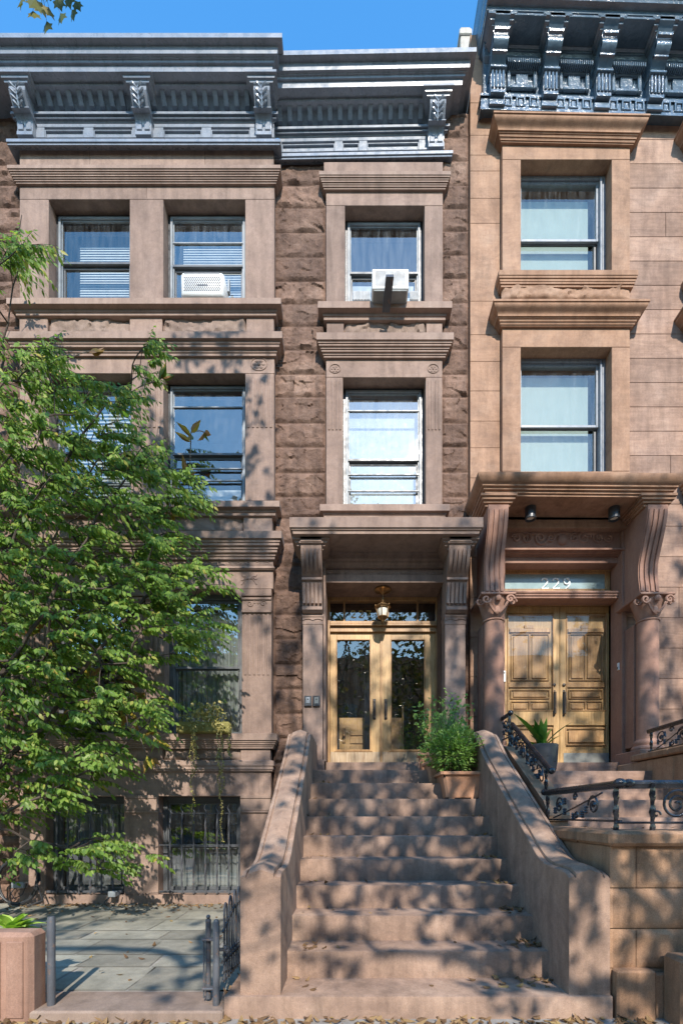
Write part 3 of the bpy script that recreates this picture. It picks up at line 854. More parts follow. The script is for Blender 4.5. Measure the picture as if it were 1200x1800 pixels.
# hood pilasters and brackets
DP = 6.3
for a, b in ((532, 567), (782, 818)):
    pil = MB()
    xa, xb = X(a, DP), X(b, DP)
    pil.box(xa, xb, DP, DC + .06, Z(1340, DP), Z(1090, DP), .005)
    pil.box(xa - .02, xb + .02, DP - .02, DC + .05, CZ + .52, Z(1336, DP), .005)
    pil.box(xa - .012, xb + .012, DP - .015, DC + .05, Z(1085, DP), Z(1080, DP), .003)
    pil.box(xa - .006, xb + .006, DP - .006, DC + .05, Z(1098, DP), Z(1085, DP) , .003)
    pil.tube([(xa + (xb - xa) * i / 20, DP - .012, Z(1091, DP) + .02 * abs(math.sin(i / 20 * PI * 2))) for i in range(21)], .006, 5)
    pil.build('pilaster', M['brown'], H)
def soft(x): return x
for a, b in ((532, 567), (782, 818)):
    xa, xb = X(a, DP), X(b, DP)
    zt = CZ + 3.533
    zb = Z(1080, DP)
    h = zt - zb
    # side profile of the bracket from the hood down to the pilaster
    pr = [(DC + .04, zt), (6.0, zt), (6.0, zt - .06), (6.02, zt - .06)]
    for k in range(13):                   # upper roll
        t_ = k / 12
        pr.append((6.03 + .05 * t_ + .14 * t_ ** 3, zt - .06 - .36 * t_ + .0 * t_))
    pr += [(6.17, zt - .43), (6.17, zt - .46)]
    for k in range(9):
        t_ = k / 8
        pr.append((6.2 + .07 * math.sin(t_ * PI / 2), zt - .47 - (h - .47 - .09) * t_))
    pr += [(6.24, zb + .075), (6.22, zb + .07), (6.22, zb + .03), (6.26, zb), (DC + .04, zb)]
    mb = MB(); mb.prism_x(pr, xa, xb)
    for k in range(5):                    # reeds on the face
        xc = xa + (xb - xa) * (k + .5) / 5
        wd = (xb - xa) * .065
        mb.prism_x([(6.03 + .05 * t_ + .14 * t_ ** 3 - .016, zt - .14 - .26 * t_) for t_ in [i / 8 for i in range(9)]] + [(6.21, zt - .40), (6.08, zt - .14)], xc - wd, xc + wd)
        mb.prism_x([(6.19, zt - .49), (6.235, zb + .2), (6.235, zb + .12), (6.27, zb + .12), (6.26, zt - .49)], xc - wd, xc + wd)
    mb.box(xa - .02, xb + .02, 6.01, 6.04, zt - .075, zt - .03, .004)
    mb.build('hood_bracket', M['brown'], H)
    mb = MB(); mb.ledge(xa, xb, 6.1, [(.1, zt), (.1, zt - .03), (.075, zt - .04), (.075, zt - .06), (.05, zt - .07), (.05, zt - .09), (.02, zt - .1), (.02, zt - .125), (0, zt - .13)], back=.3); mb.build('bracket_cap', M['brownledge'], H)
DH = 5.9
mb = MB(); hx0, hx1 = X(508.6, DH), X(849, DH)
zt_, zb_ = Z(909, DH), Z(935, DH)
mb.ledge(hx0 + .06, hx1 - .06, DH + .06, [(0.0, zt_ + .03), (.06, zt_), (.06, zt_ - .125), (.045, zt_ - .13), (.04, zt_ - .145), (.025, zt_ - .15), (.02, zb_)], back=.5)
hood = mb.build('door_hood', M['brownledge'], H)
mb = MB(); zs = zb_ - .001        # mouldings under the hood against the wall
mb.ledge(X(573, DC), X(780, DC), DC - .02, [(.1, zs), (.1, zs - .035), (.075, zs - .045), (.075, zs - .075), (.05, zs - .09), (.05, zs - .12), (.03, zs - .14), (.03, zs - .17), (0, zs - .18)])
mb.box(X(573, DC), X(780, DC), DC - .022, DC - .012, zs - .3, zs - .19, .003)
for k in range(14):
    xx = X(573, DC) + (k + .5) * (X(780, DC) - X(573, DC)) / 14
    mb.ball((xx, DC - .022, zs - .245), .03, 8, (1.4, .3, .8))
mb.build('hood_moulding', M['brown'], hood)

# --- main cornice
def cornice(x0b, x1b, dF, xc0, xc1, brs, pan, sh=None, dark=False):
    """frieze between x0b and x1b, crown between xc0 and xc1"""
    k = dF - 6.42
    z = lambda py, d: CZ + (HY - py) * d / F      # heights measured on the bay section
    zsof = z(125, 6.12)
    mb = MB()
    mb.ledge(x0b, x1b, dF, [(0, z(243, 6.32) + .02), (.1, z(243, 6.32)), (.1, z(248, 6.32)), (.085, z(250, 6.33)), (.09, z(254, 6.33)), (.05, z(257, 6.36)), (.045, z(260, 6.38)), (0, z(262, 6.41))], back=.2)
    co = mb.build('cornice_base', M['grey'], H, shear=sh)
    mb = MB()
    y0 = dF - .02
    mb.box(x0b, x1b, y0 + .03, dF + .25, z(244, 6.4), z(212, 6.4), .003)
    for a, b, typ in pan:                # framed panels
        frame_ring(mb, a, b, z(240, 6.4), z(226, 6.4), y0 + .005, y0 + .035, .014, None, .003)
        n = 3 if typ else 2
        for q in range(n):
            mb.ball((a + (b - a) * (q + 1) / (n + 1), y0 + .028, z(237, 6.4)), .035, 8, (1.2, .3, .7))
            mb.ball((a + (b - a) * (q + 1) / (n + 1) + .05, y0 + .028, z(238.5, 6.4)), .02, 8, (1.4, .4, .6))
    edges = [x0b] + [v for a, b, _ in pan for v in (a, b)] + [x1b]
    for i in range(0, len(edges), 2):
        if edges[i + 1] > edges[i] + .01: mb.box(edges[i], edges[i + 1], y0, y0 + .04, z(241, 6.4), z(223, 6.4), .003)
    mb.box(x0b, x1b, y0 - .002, y0 + .05, z(223, 6.4), z(217, 6.4), .003)
    mb.ledge(x0b, x1b, y0, [(0, z(199, 6.38) + .02), (.06, z(199, 6.36)), (.06, z(203, 6.36)), (.035, z(206, 6.38)), (.035, z(210, 6.38)), (.015, z(213, 6.4)), (0, z(216, 6.4))])
    za, zb = z(198, 6.4), zsof - .012        # coved frieze with upright slots
    ya, yb = dF - .03, dF - .13
    mb.add([(x0b, ya, za), (x1b, ya, za), (x1b, yb, zb), (x0b, yb, zb), (x0b, ya + .1, za), (x1b, ya + .1, za)], [(0, 1, 2, 3), (0, 4, 5, 1)])
    n = int((x1b - x0b) / .135)
    for q in range(n):
        xc = x0b + (x1b - x0b) * (q + .5) / n
        hw = .03
        zl, zh = za + .0, za + (zb - za) * .9
        yl, yh = ya, ya + (yb - ya) * .9
        mb.add([(xc - hw, yl - .055, zl), (xc + hw, yl - .055, zl), (xc + hw, yh - .055, zh), (xc - hw, yh - .055, zh), (xc - hw, yl, zl), (xc + hw, yl, zl), (xc + hw, yh, zh), (xc - hw, yh, zh)],
               [(0, 1, 2, 3), (0, 4, 5, 1), (3, 2, 6, 7), (0, 3, 7, 4), (1, 5, 6, 2)])
    mb.box(x0b, x1b, yb - .075, yb + .02, zb - .018, zb + .03, .004)
    mb.build('frieze', M['grey'], H, smooth=None, shear=sh)
    mb = MB()
    mb.ledge(xc0, xc1, dF - .3, [(-.3, zsof + .28), (.15, zsof + .253), (.15, zsof + .196), (.087, zsof + .188), (.08, zsof + .106), (.052, zsof + .103), (.05, zsof + .095), (.035, zsof + .093), (.03, zsof + .07), (.006, zsof + .067), (0, zsof), (-.3, zsof)], back=.5)
    cr = mb.build('cornice_crown', M['grey'], H, shear=sh)
    for xc, wt in brs:                    # scrolled brackets with a leaf on the face
        zt = zsof
        hw = .105; k0 = dF
        pr = [(k0, zt), (k0 - .29, zt), (k0 - .29, zt - .05), (k0 - .27, zt - .06), (k0 - .26, zt - .09)]
        zlo = z(241, 6.35)
        hh = zt - zlo
        pr += [(k0 - .245, zt - .1), (k0 - .25, zt - .16), (k0 - .22, zt - hh * .4), (k0 - .16, zt - hh * .52), (k0 - .15, zt - hh * .56), (k0 - .13, zt - hh * .6), (k0 - .1, zt - hh * .66), (k0 - .085, zt - hh * .8), (k0 - .09, zlo + .05), (k0 - .1, zlo + .045), (k0 - .1, zlo), (k0, zlo)]
        mb = MB(); mb.prism_x(pr, xc - hw, xc + hw)
        mb.ledge(xc - hw, xc + hw, k0 - .22, [(.1, zt - .001), (.1, zt - .03), (.075, zt - .035), (.07, zt - .06), (.05, zt - .065), (.045, zt - .085), (0, zt - .09)], back=.2)
        mb.box(xc - hw - .012, xc + hw + .012, k0 - .19, k0, zt - hh * .575, zt - hh * .545, .003)
        for q in (-.5, .5): mb.box(xc + q * hw - .035, xc + q * hw + .035, k0 - .105, k0 - .05, zlo + .06, zt - hh * .62, .006)
        b = mb.build('cornice_bracket', M['grey'], H, shear=sh)
        mb = MB()
        zo = zt - .33                     # acanthus leaf: curling lobes fanned from a midrib
        mb.tube([(xc, k0 - .2 - .07 * (i / 8), zo + .21 * i / 8) for i in range(9)], [.006, .011, .014, .015, .015, .014, .012, .009, .004], 6)
        for sg in (-1, 1):
            for q in range(4):
                z0_ = zo + .02 + q * .047; rr_ = .05 + .02 * math.sin(q)
                mb.tube([(xc + sg * (.008 + rr_ * math.sin(t_ * 2.0)), k0 - .21 - .022 * q - .022 * math.sin(t_ * 2.6), z0_ + .075 * t_ - .045 * t_ ** 3) for t_ in [i / 7 for i in range(8)]], [.006, .011, .014, .015, .014, .012, .009, .004], 5)
        mb.build('leaf_ornament', M['grey'], b, shear=sh)
    return co
dF = 6.42
xb_ = lambda px, d=6.35: X(px, d)
P0, P1 = X(33, DB), X(482, DB)
def pnl(a, b): return (X(a, 6.4), X(b, 6.4), 0)
cornice(P0, P1, 6.42, -6.3, P1 + .02, [(X(44, 6.33), 0), (X(252, 6.33), 0), (X(463.5, 6.33), 0)],
        [pnl(78, 147), pnl(164, 232), pnl(287, 354), pnl(371, 439)])
k2 = 6.55 / 6.42
cornice(P1 + .003, X(781, 6.53), 6.55, P1 + .021, X(812, 6.25), [(X(766, 6.46), 0)],
        [(X(495, 6.53), X(588, 6.53), 1), (X(602, 6.53), X(631, 6.53), 0), (X(645, 6.53), X(736, 6.53), 1)], sh=(.018, X(600, 6.4)))
mb = MB(); mb.box(X(809, 6.9), X(827, 6.9), 6.9, 7.3, 10.5, Z(46, 6.9), .01); mb.box(X(807, 6.9), X(829, 6.9), 6.88, 7.32, Z(58, 6.88), Z(48, 6.88), .01)
mb.build('chimney', M['chim'], H)

# ------------------------------------------------------------------ 229: the orange sandstone house on the right
Q = thing('brownstone_house', (4.0, 6.5, 0), 'orange brown sandstone row house with glossy black cornice and panelled golden doors numbered 229', 'house')
DW, DS = 6.5, 6.4
core = MB()
core.box(PX + .004, 8.5, 8.3, 14, 0, 11.6, 0); core.box(PX + .004, PX + .1, 6.8, 8.3, 0, 11.6, 0); core.box(8.4, 8.5, 6.6, 8.3, 0, 11.6, 0)
core.box(PX + .1, 8.4, 6.8, 8.3, 11.2, 11.6, 0)
core.box(1.75, 2.1, 6.85, 8.3, 0, 11, 0); core.box(3.9, 4.5, 6.85, 8.3, 0, 11, 0); core.box(6.4, 8.4, 6.85, 8.3, 0, 11, 0)
for zz in (5.4, 8.3): core.box(PX + .1, 8.4, 6.85, 8.3, zz - .15, zz, 0)
core.build('body', M['room'], Q, smooth=None)
mb = MB(); rr = random.Random(3)
def courses(mb, x0, x1, z0, z1, d, h, wl, g=.0025, depth=.3):
    z = z1; k = 0
    while z > z0 + .01:
        zb = max(z0, z - h); x = x0 - (rr.random() * wl * .8)
        while x < x1:
            xe = x + wl * rr.uniform(.8, 1.25)
            a, b = max(x, x0), min(xe, x1)
            if b - a > .05: mb.box(a + g, b - g, d, d + depth, zb + g, z - g, .003)
            elif b > a: pass
            x = xe
        z = zb; k += 1
mb.box(PX + .003, 2.1, DW - .01, DW + .3, 0, 11.15, 0)
st = MB(); zz = Z(190, 6.48)
for py0, py1 in ((60, 103), (103, 180), (180, 237), (237, 272), (272, 300), (300, 348), (348, 392), (392, 529), (529, 588), (588, 635), (635, 687), (687, 740), (740, 787), (787, 840), (840, 905), (905, 980), (980, 1050), (1050, 1120), (1120, 1190), (1190, 1260), (1260, 1345)):
    st.box(PX + .004, 2.06, DW - .02, DW + .2, Z(py1, DW - .02) + .0015, Z(py0, DW - .02) - .0015, .003)
st.build('party_strip', M['orange'], Q)
w2 = MB(); courses(w2, 3.785, 4.62, 5.3, 11.3, DW, .335, 2.6)
courses(w2, 6.35, 8.45, 0, 11.3, DW, .335, 1.05)
courses(w2, 3.72, 4.62, 0, 5.3, DW, .42, 2.6)
courses(w2, 4.62, 6.35, 0, 2.0, DW, .42, 1.3)
w2.box(3.785, 4.62, DW + .01, DW + .32, 0, 11.2, 0); w2.box(6.35, 8.45, DW + .01, DW + .32, 0, 11.2, 0)
w2.build('ashlar_wall', M['ashlar'], Q)
OFF = 2.56
for off in (0, OFF):
    s = MB()
    def ob(a, b, c, e, d=DS, depth=.45): s.box(X(a, d) + off, X(b, d) + off, d, d + depth, Z(e, d), Z(c, d), .004)
    ob(882.7, 1106.7, 190, 279.7)
    for a, b in ((882.7, 915), (1075, 1106.7)):
        ob(a, b, 280, 475)
    ob(882.7, 1106.7, 475.3, 500); ob(885, 1105, 500.3, 527, DS + .03, .4); ob(882.7, 1106.7, 527.3, 609.7)
    for a, b in ((882.7, 915), (1075, 1106.7)): ob(a, b, 610, 828)
    if off: ob(882.7, 1106.7, 828.3, 999)
    else: ob(882.7, 1106.7, 828.3, 928)
    s.build('window_surround', M['orange'], Q)
    x0, x1 = X(882.7, DS) + off, X(1106.7, DS) + off
    ledge(Q, x0, x1, DS, .17, 194, 249, 3, face=.1, cyma=True, mat='ledge229', back=.1, shear=(-.02, x0))
    ledge(Q, x0, x1, DS, .07, 474, 504, 2, face=.35, mat='ledge229', back=.1, name='window_sill')
    ledge(Q, x0, x1, DS, .17, 525, 573, 3, face=.12, cyma=True, mat='ledge229', back=.1)
    if off: ledge(Q, x0, x1, DS, .1, 826, 870, 2, face=.35, mat='ledge229', back=.1, name='window_sill')
    mb = MB(); rockblock(mb, x0 - .01, x1 + .01, Z(526, DS), Z(501, DS), DS + .012, .04, 31 + int(off), .01, .018); mb.build('rock_panel', M['orange'], Q, smooth=40)
    def wpx(p): return p + off * F / DS
    window(Q, wpx(915), wpx(1075), 280, 475, DS, .16, '229', {'mid': .43, 'blind': 'shade', 'v': (0, .93), 't': .045})
    window(Q, wpx(915), wpx(1075), 610, 828, DS, .16, '229', {'mid': .46, 'blind': 'shade', 'v': (0, .96), 't': .045})
# parlour window of the second bay, outside the photograph's right edge
xo0, xo1 = X(915, DS) + OFF, X(1075, DS) + OFF
s = MB(); s.box(xo0 - .25, xo0, DS, DS + .45, 2.0, 4.6, .004); s.box(xo1, xo1 + .25, DS, DS + .45, 2.0, 4.6, .004); s.box(xo0 - .25, xo1 + .25, DS, DS + .45, 1.8, 2.4, .004); s.box(xo0 - .25, xo1 + .25, DS + .001, DS + .45, 4.4, 5.2, .004)
s.build('window_surround', M['ashlar'], Q)
window(Q, 915 + OFF * F / DS, 1075 + OFF * F / DS, HY - (4.4 - CZ) * F / DS, HY - (2.4 - CZ) * F / DS, DS, .16, '229', {'mid': .5, 't': .045})

# --- glossy cornice
sh = (-.035, 1.86)
z = lambda py, d: CZ + (HY - py) * d / F
cx0 = 1.84
mb = MB()
mb.ledge(cx0, 8.5, DW, [(0, z(163, 6.36) + .01), (.14, z(163, 6.36)), (.14, z(167, 6.36)), (.12, z(168, 6.38)), (.12, z(187, 6.38)), (.14, z(188, 6.37)), (.14, z(193, 6.37)), (.05, z(197, 6.42)), (0, z(200, 6.45))], lx=.6, back=.2)
x = cx0 + .04
while x < 8.4:                       # band of square blocks
    frame_ring(mb, x, x + .125, z(186, 6.37), z(169, 6.37), DW - .145, DW - .118, .022, None, .004)
    mb.box(x + .035, x + .09, DW - .135, DW - .118, z(182.5, 6.37), z(172.5, 6.37), .004)
    x += .178
mb.build('cornice_base', M['dark229'], Q, shear=sh)
mb = MB()
zs = z(17, 6.08)
mb.box(cx0 - .03, 8.5, DW - .09, DW + .3, z(163, 6.4), zs, 0)
mb.ledge(cx0 - .02, 8.5, DW - .09, [(.1, zs - .0), (.1, zs - .06), (.07, zs - .08), (.05, zs - .14), (.02, zs - .16), (0, zs - .17)], lx=.3)
bxs = [X(875, 6.29) + .706 * k for k in range(9)]
for k in range(8):                   # recessed panels between the brackets
    a, b = bxs[k] + .13, bxs[k + 1] - .13
    frame_ring(mb, a + .02, b - .02, z(153, 6.38), z(118, 6.38), DW - .13, DW - .088, .05, None, .01)
    mb.box(a + .14, b - .14, DW - .12, DW - .088, z(147, 6.38), z(126, 6.38), .012)
    mb.box(a, b, DW - .15, DW - .09, z(107, 6.38), z(101, 6.38), .006)
    mb.box(a, b, DW - .17, DW - .09, z(96, 6.38), z(90, 6.38), .008)
    n = 16
    for q in range(n): mb.box(a + (b - a) * q / n + .004, a + (b - a) * (q + 1) / n - .004, DW - .2, DW - .1, zs - .3, zs - .24, .006)
    zc_ = zs + .001                  # coffer in the soffit
    mb.box(a + .02, b - .02, DW - .42, DW - .13, zc_ - .05, zc_ - .02, .004)
mb.build('frieze', M['dark229'], Q, shear=sh)
mb = MB()
mb.ledge(cx0, 8.5, DW, [(-.1, zs + .55), (.76, zs + .5), (.76, zs + .46), (.72, zs + .44), (.7, zs + .36), (.64, zs + .28), (.58, zs + .25), (.58, zs + .2), (.54, zs + .19), (.52, zs + .13), (.48, zs + .11), (.48, zs + .06), (.42, zs + .05), (.42, zs), (0, zs)], lx=.18, back=.3)
mb.build('cornice_crown', M['dark229'], Q, shear=sh)
for xc in bxs:
    hw = .095; zlo = z(152, 6.25); hh = zs - zlo
    pr = [(DW - .05, zs), (DW - .42, zs), (DW - .42, zs - .05), (DW - .39, zs - .07)]
    for q in range(12):
        t_ = q / 11
        pr.append((DW - .38 + .03 * math.sin(t_ * 9) + .16 * t_ ** 1.6, zs - .08 - (hh * .45) * t_))
    pr += [(DW - .23, zs - hh * .56), (DW - .23, zs - hh * .6), (DW - .205, zs - hh * .62), (DW - .195, zlo + .05), (DW - .21, zlo + .04), (DW - .21, zlo), (DW - .05, zlo)]
    mb = MB(); mb.prism_x(pr, xc - hw, xc + hw)
    mb.ledge(xc - hw, xc + hw, DW - .33, [(.09, zs - .001), (.09, zs - .035), (.06, zs - .045), (.06, zs - .07), (.03, zs - .08), (.03, zs - .1), (0, zs - .11)], back=.3)
    for q in range(4):               # reeds
        xx = xc - hw + (q + .5) * hw / 2
        mb.tube([(xx, DW - .21, zlo + .05 + (hh * .36) * i / 6) for i in range(7)], .017, 6)
    for q in range(3): mb.tube([(xc - hw, DW - .37 + .045 * q, zs - .16 - .07 * q), (xc + hw, DW - .37 + .045 * q, zs - .16 - .07 * q)], .022, 6)
    mb.box(xc - hw - .012, xc + hw + .012, DW - .245, DW - .08, zlo + hh * .39, zlo + hh * .43, .004)
    mb.box(xc - hw - .01, xc + hw + .01, DW - .17, DW - .08, zlo - .1, zlo - .03, .004)
    mb.build('cornice_bracket', M['dark229'], Q, shear=sh)

# --- entrance of 229
FQ = .713 + CZ
ent = MB()
e0, e1 = 2.12, 3.72
zc = Z(928, DS)
ent.box(3.72, 3.785, DS + .06, DW + .45, FQ, zc + .3, .004)
ent.box(2.06, 2.12, DS + .06, DW + .45, FQ, zc + .3, .004)
ent.box(e0, e1, 6.56, 6.9, Z(990, 6.56), zc + .2, .004)
ent.build('door_recess', M['redcol'], Q)
mb = MB(); za, zb2 = Z(964, 6.5), Z(928, 6.5)
mb.box(e0, e1, 6.5, 6.56, za, zb2, .003)
for sx in (-1, 1):                   # scroll relief over the doors
    for (dx, r, a0) in ((.3, .1, 0), (.5, .08, 2), (.16, .06, 1), (.64, .06, 3)):
        mb.tube(scroll((e0 + e1) / 2 + sx * dx, (za + zb2) / 2, 6.497, r, 1.5, a0, sx), .015, 6)
    mb.ball(((e0 + e1) / 2 + sx * .4, 6.5, (za + zb2) / 2 + .06), .05, 8, (1.6, .4, .6))
mb.ball(((e0 + e1) / 2, 6.5, (za + zb2) / 2 - .02), .085, 10, (.9, .5, 1))
mb.ball(((e0 + e1) / 2, 6.5, (za + zb2) / 2 + .06), .06, 10, (1.6, .4, .6))
mb.build('relief_panel', M['redcol'], Q)
ledge(Q, e0 - .05, e1 + .02, 6.56, .12, 963, 977, 2, face=.4, mat='redcol')
DD2 = 6.78
mb = MB()
lz = lambda py: Z(py, DD2)
mb.box(2.1, 2.17, DD2 - .04, DD2 + .1, FQ, lz(990), .003)
mb.box(X(1078, DD2), 3.72, DD2 - .04, DD2 + .1, FQ, lz(990), .003)
mb.box(2.17, X(1078, DD2), DD2 - .04, DD2 + .1, lz(1006), lz(980), .003)
mb.box(2.17, X(1078, DD2), DD2 - .03, DD2 + .1, lz(1066), lz(1038), .003)
mb.box(X(1066, DD2), X(1078, DD2), DD2 - .02, DD2 + .1, lz(1038), lz(1006), .003)
frame_ring(mb, 2.17, X(1066, DD2), lz(1038), lz(1006), DD2 - .03, DD2 + .02, .03, .012)
df = mb.build('door_frame', M['oak'], Q)
mb = MB(); mb.box(2.18, X(1066, DD2), DD2 + .0, DD2 + .006, lz(1038), lz(1008), 0)
mb.build('transom_pane', paint('frosted_transom', (.3, .39, .38), .15, (.2, .27, .27), .05), df, smooth=None)
mb = MB()
for i, ch in enumerate('229'): digit(mb, ch, X(951 + i * 19.5, DD2) , Z(1036, DD2), .155, DD2 - .008)
mb.build('house_number', M['etch'], df)
mb = MB(); mb.box(X(976, DD2) - .06, X(976, DD2) + .06, DD2 - .14, DD2 - .04, lz(996) , lz(989), .012); mb.box(X(976, DD2) - .05, X(976, DD2) + .05, DD2 - .13, DD2 - .05, lz(998), lz(996), .005)
mb.build('transom_camera', M['iron'], df)  # small black camera mounted above the transom, not a lamp
mb = MB(); mb.ledge(2.12, 3.72, 6.56 , [(0, Z(1037, 6.5)), (.05, Z(1038, 6.5)), (.05, Z(1041, 6.5)), (.035, Z(1042, 6.5)), (.035, Z(1045, 6.5)), (.02, Z(1046, 6.5)), (.02, Z(1049, 6.5)), (0, Z(1050, 6.5))], back=.25)
mb.build('transom_ledge', M['redcol'], Q)

def leaf229(x0, x1, hx, nm):
    y = DD2 + .02
    mb = MB(); top = lz(1066)
    rail = .085
    mb.box(x0, x1, y + .02, y + .05, FQ, top, .003)                   # ground of the door
    gx0, gx1 = x0 + rail, x1 - rail
    gz0, gz1 = lz(1250), lz(1080)
    frame_ring(mb, x0, x1, FQ, top, y - .01, y + .02, rail, .22)
    mb.box(gx0, gx1, y - .009, y + .02, lz(1275), gz0, .003)
    o = mb.build('door', M['oak2'], Q)
    mb = MB()
    frame_ring(mb, gx0, gx1, gz0, gz1, y - .022, y - .005, .016, None, .004)
    pw = (gx1 - gx0)
    yy = y + .006
    for a, b in ((.14, .44), (.54, .86)):                             # raised panels
        mb.box(gx0 + pw * a, gx0 + pw * b, yy - .005, y + .021, lz(1192), lz(1117), .008)
        frame_ring(mb, gx0 + pw * (a - .05), gx0 + pw * (b + .05), lz(1196), lz(1113), yy - .008, y + .021, .014, None, .004)
        mb.box(gx0 + pw * a, gx0 + pw * b, yy - .005, y + .021, lz(1246), lz(1236), .006)
        frame_ring(mb, gx0 + pw * (a - .05), gx0 + pw * (b + .05), lz(1249), lz(1232), yy - .008, y + .021, .012, None, .004)
    frame_ring(mb, gx0 + pw * .08, gx0 + pw * .92, lz(1228), lz(1212), yy - .008, y + .021, .012, None, .004)
    mb.box(gx0 + pw * .14, gx0 + pw * .86, yy - .005, y + .021, lz(1225), lz(1215), .006)
    mb.box(gx0 + pw * .06, gx0 + pw * .94, yy - .012, y + .021, lz(1111), lz(1104), .004)
    mb.box(gx0 + pw * .38, gx0 + pw * .58, yy - .012, y + .021, lz(1104), lz(1098), .004)
    mb.box(gx0 + pw * .04, gx0 + pw * .96, yy - .01, y + .021, lz(1208), lz(1199), .004)
    frame_ring(mb, gx0 - .01, gx1 + .01, lz(1310), lz(1279), y - .016, y, .02, None, .006)
    mb.box(gx0 + .04, gx1 - .04, y - .008, y, lz(1305), lz(1284), .006)
    mb.build('raised_panel', M['oak'], o)
    pane(o, gx0, gx1, gz0, gz1, y - .013, glass('door_glazing', .03, (.92, .93, .92), dirt=.02))
    mb = MB(); mb.box(x0 + .05, x1 - .05, y - .016, y - .01, FQ + .01, FQ + .17, .002); mb.build('kick_plate', M['steel'], o)
    mb = MB(); mb.tube([(hx, y - .01, lz(1216)), (hx, y - .06, lz(1218)), (hx, y - .06, lz(1255)), (hx, y - .01, lz(1257))], .012, 8)
    mb.ball((hx, y - .02, lz(1204)), .024, 10, (1, .6, 1)); mb.box(hx - .016, hx + .016, y - .016, y - .01, lz(1259), lz(1213), .004)
    mb.build('handle', M['bronze'], o)
xm2 = X(984, DD2)
leaf229(2.172, xm2 - .003, X(974, DD2), 'l'); leaf229(xm2 + .003, X(1077, DD2), X(991, DD2), 'r')
mb = MB()
for py in (1090, 1198, 1304): mb.tube([(X(1078.5, DD2 - .05), DD2 - .05, Z(py + 9, DD2)), (X(1078.5, DD2 - .05), DD2 - .05, Z(py - 9, DD2))], .009, 8)
mb.build('hinge', M['bronze'], Q)

# --- hood of 229 with its long brackets and columns
DH2 = 5.84
zt_ = Z(829, DH2); zb_ = Z(864, DH2 + .06)
mb = MB()
hxl, hxr = 1.845, 3.92
mb.ledge(hxl, hxr, DH2 + .26, [(0, zt_ + .02), (.26, zt_), (.26, zt_ - .02), (.25, zt_ - .05), (.215, zt_ - .085), (.19, zt_ - .1), (.19, zt_ - .12), (.165, zt_ - .13), (.165, zt_ - .15), (.14, zt_ - .158), (.14, zt_ - .178), (.12, zt_ - .186), (.12, zb_), (0, zb_)], back=.48)
hood2 = mb.build('door_hood', M['ledge229'], Q, shear=(-.008, 1.7))
mb = MB(); mb.ledge(2.0, 3.75, 6.46, [(.06, zb_), (.06, zb_ - .04), (.04, zb_ - .05), (.04, zb_ - .09), (0, zb_ - .1)], back=.1)
mb.build('hood_moulding', M['redcol'], hood2)
def longbracket(xc):
    hw = .128; zt = zb_ - .13; zlo = Z(1053, 6.2); hh = zt - zlo
    def yy(t_): return 5.95 + .23 * (.5 - .5 * math.cos(min(1, t_ * 1.25) * PI)) - .07 * max(0, (t_ - .6)) / .4
    front = [(yy(i / 18), zt - hh * i / 18) for i in range(19)]
    mb = MB(); mb.prism_x([(DW + .02, zt)] + front + [(DW + .02, zlo)], xc - hw, xc + hw)
    for q in range(4):
        xx = xc - hw + (q + .5) * hw / 2
        mb.prism_x([(p[0] - .018, p[1]) for p in front[1:-1]] + [(p[0] + .03, p[1]) for p in front[1:-1]][::-1], xx - .02, xx + .02)
    mb.build('hood_bracket', M['redcol'], Q)
    mb = MB(); mb.ledge(xc - hw, xc + hw, 6.02, [(.1, zt + .13), (.1, zt + .1), (.08, zt + .095), (.08, zt + .065), (.055, zt + .06), (.055, zt + .035), (.03, zt + .03), (.03, zt + .002), (0, zt)], back=.45)
    mb.build('bracket_cap', M['ledge229'], Q)
    # column
    yc = 6.16; zcap0, zcap1 = Z(1093, yc), Z(1054, yc)
    zbase = FQ - .02
    mb = MB(); mb.lathe([(.135, zbase + .28), (.13, zbase + .33), (.127, zcap0 - .02), (.14, zcap0 - .015), (.14, zcap0), (.12, zcap0 + .01)], xc, yc, 28)
    mb.box(xc - .12, xc + .12, yc + .1, DW + .02, zbase + .2, zcap0, .004)
    mb.build('column', M['redcol'], Q)
    mb = MB(); mb.lathe([(.19, zbase + .13), (.195, zbase + .16), (.175, zbase + .19), (.155, zbase + .2), (.165, zbase + .225), (.16, zbase + .25), (.135, zbase + .28)], xc, yc, 28)
    mb.box(xc - .22, xc + .22, yc - .2, DW + .02, zbase - .12, zbase + .13, .008)
    mb.build('column_base', M['redcol'], Q)
    mb = MB(); mb.lathe([(.12, zcap0), (.14, zcap0 + .06), (.17, zcap0 + .16), (.2, zcap1 - .03), (.2, zcap1 - .03)], xc, yc, 20)
    mb.box(xc - .22, xc + .22, yc - .22, DW + .02, zcap1 - .03, zcap1, .006)
    for sg in (-1, 1):
        mb.tube(scroll(xc + sg * .15, zcap1 - .085, yc - .2, .055, 1.3, 0, sg), .016, 6)
        mb.tube([(xc + sg * (.02 + .12 * t_), yc - .17 - .03 * t_, zcap0 + .05 + .16 * t_ ** 1.5) for t_ in [i / 6 for i in range(7)]], .016, 6)
        mb.tube(scroll(xc + sg * .21, zcap1 - .085, yc - .12, .05, 1.2, 0, sg), .014, 6)
    mb.ball((xc, yc - .2, zcap1 - .07), .04, 8); mb.ball((xc, yc - .16, zcap0 + .08), .05, 8, (.8, .5, 1.2))
    mb.build('capital', M['redcol'], Q)
longbracket(1.87); longbracket(3.88)

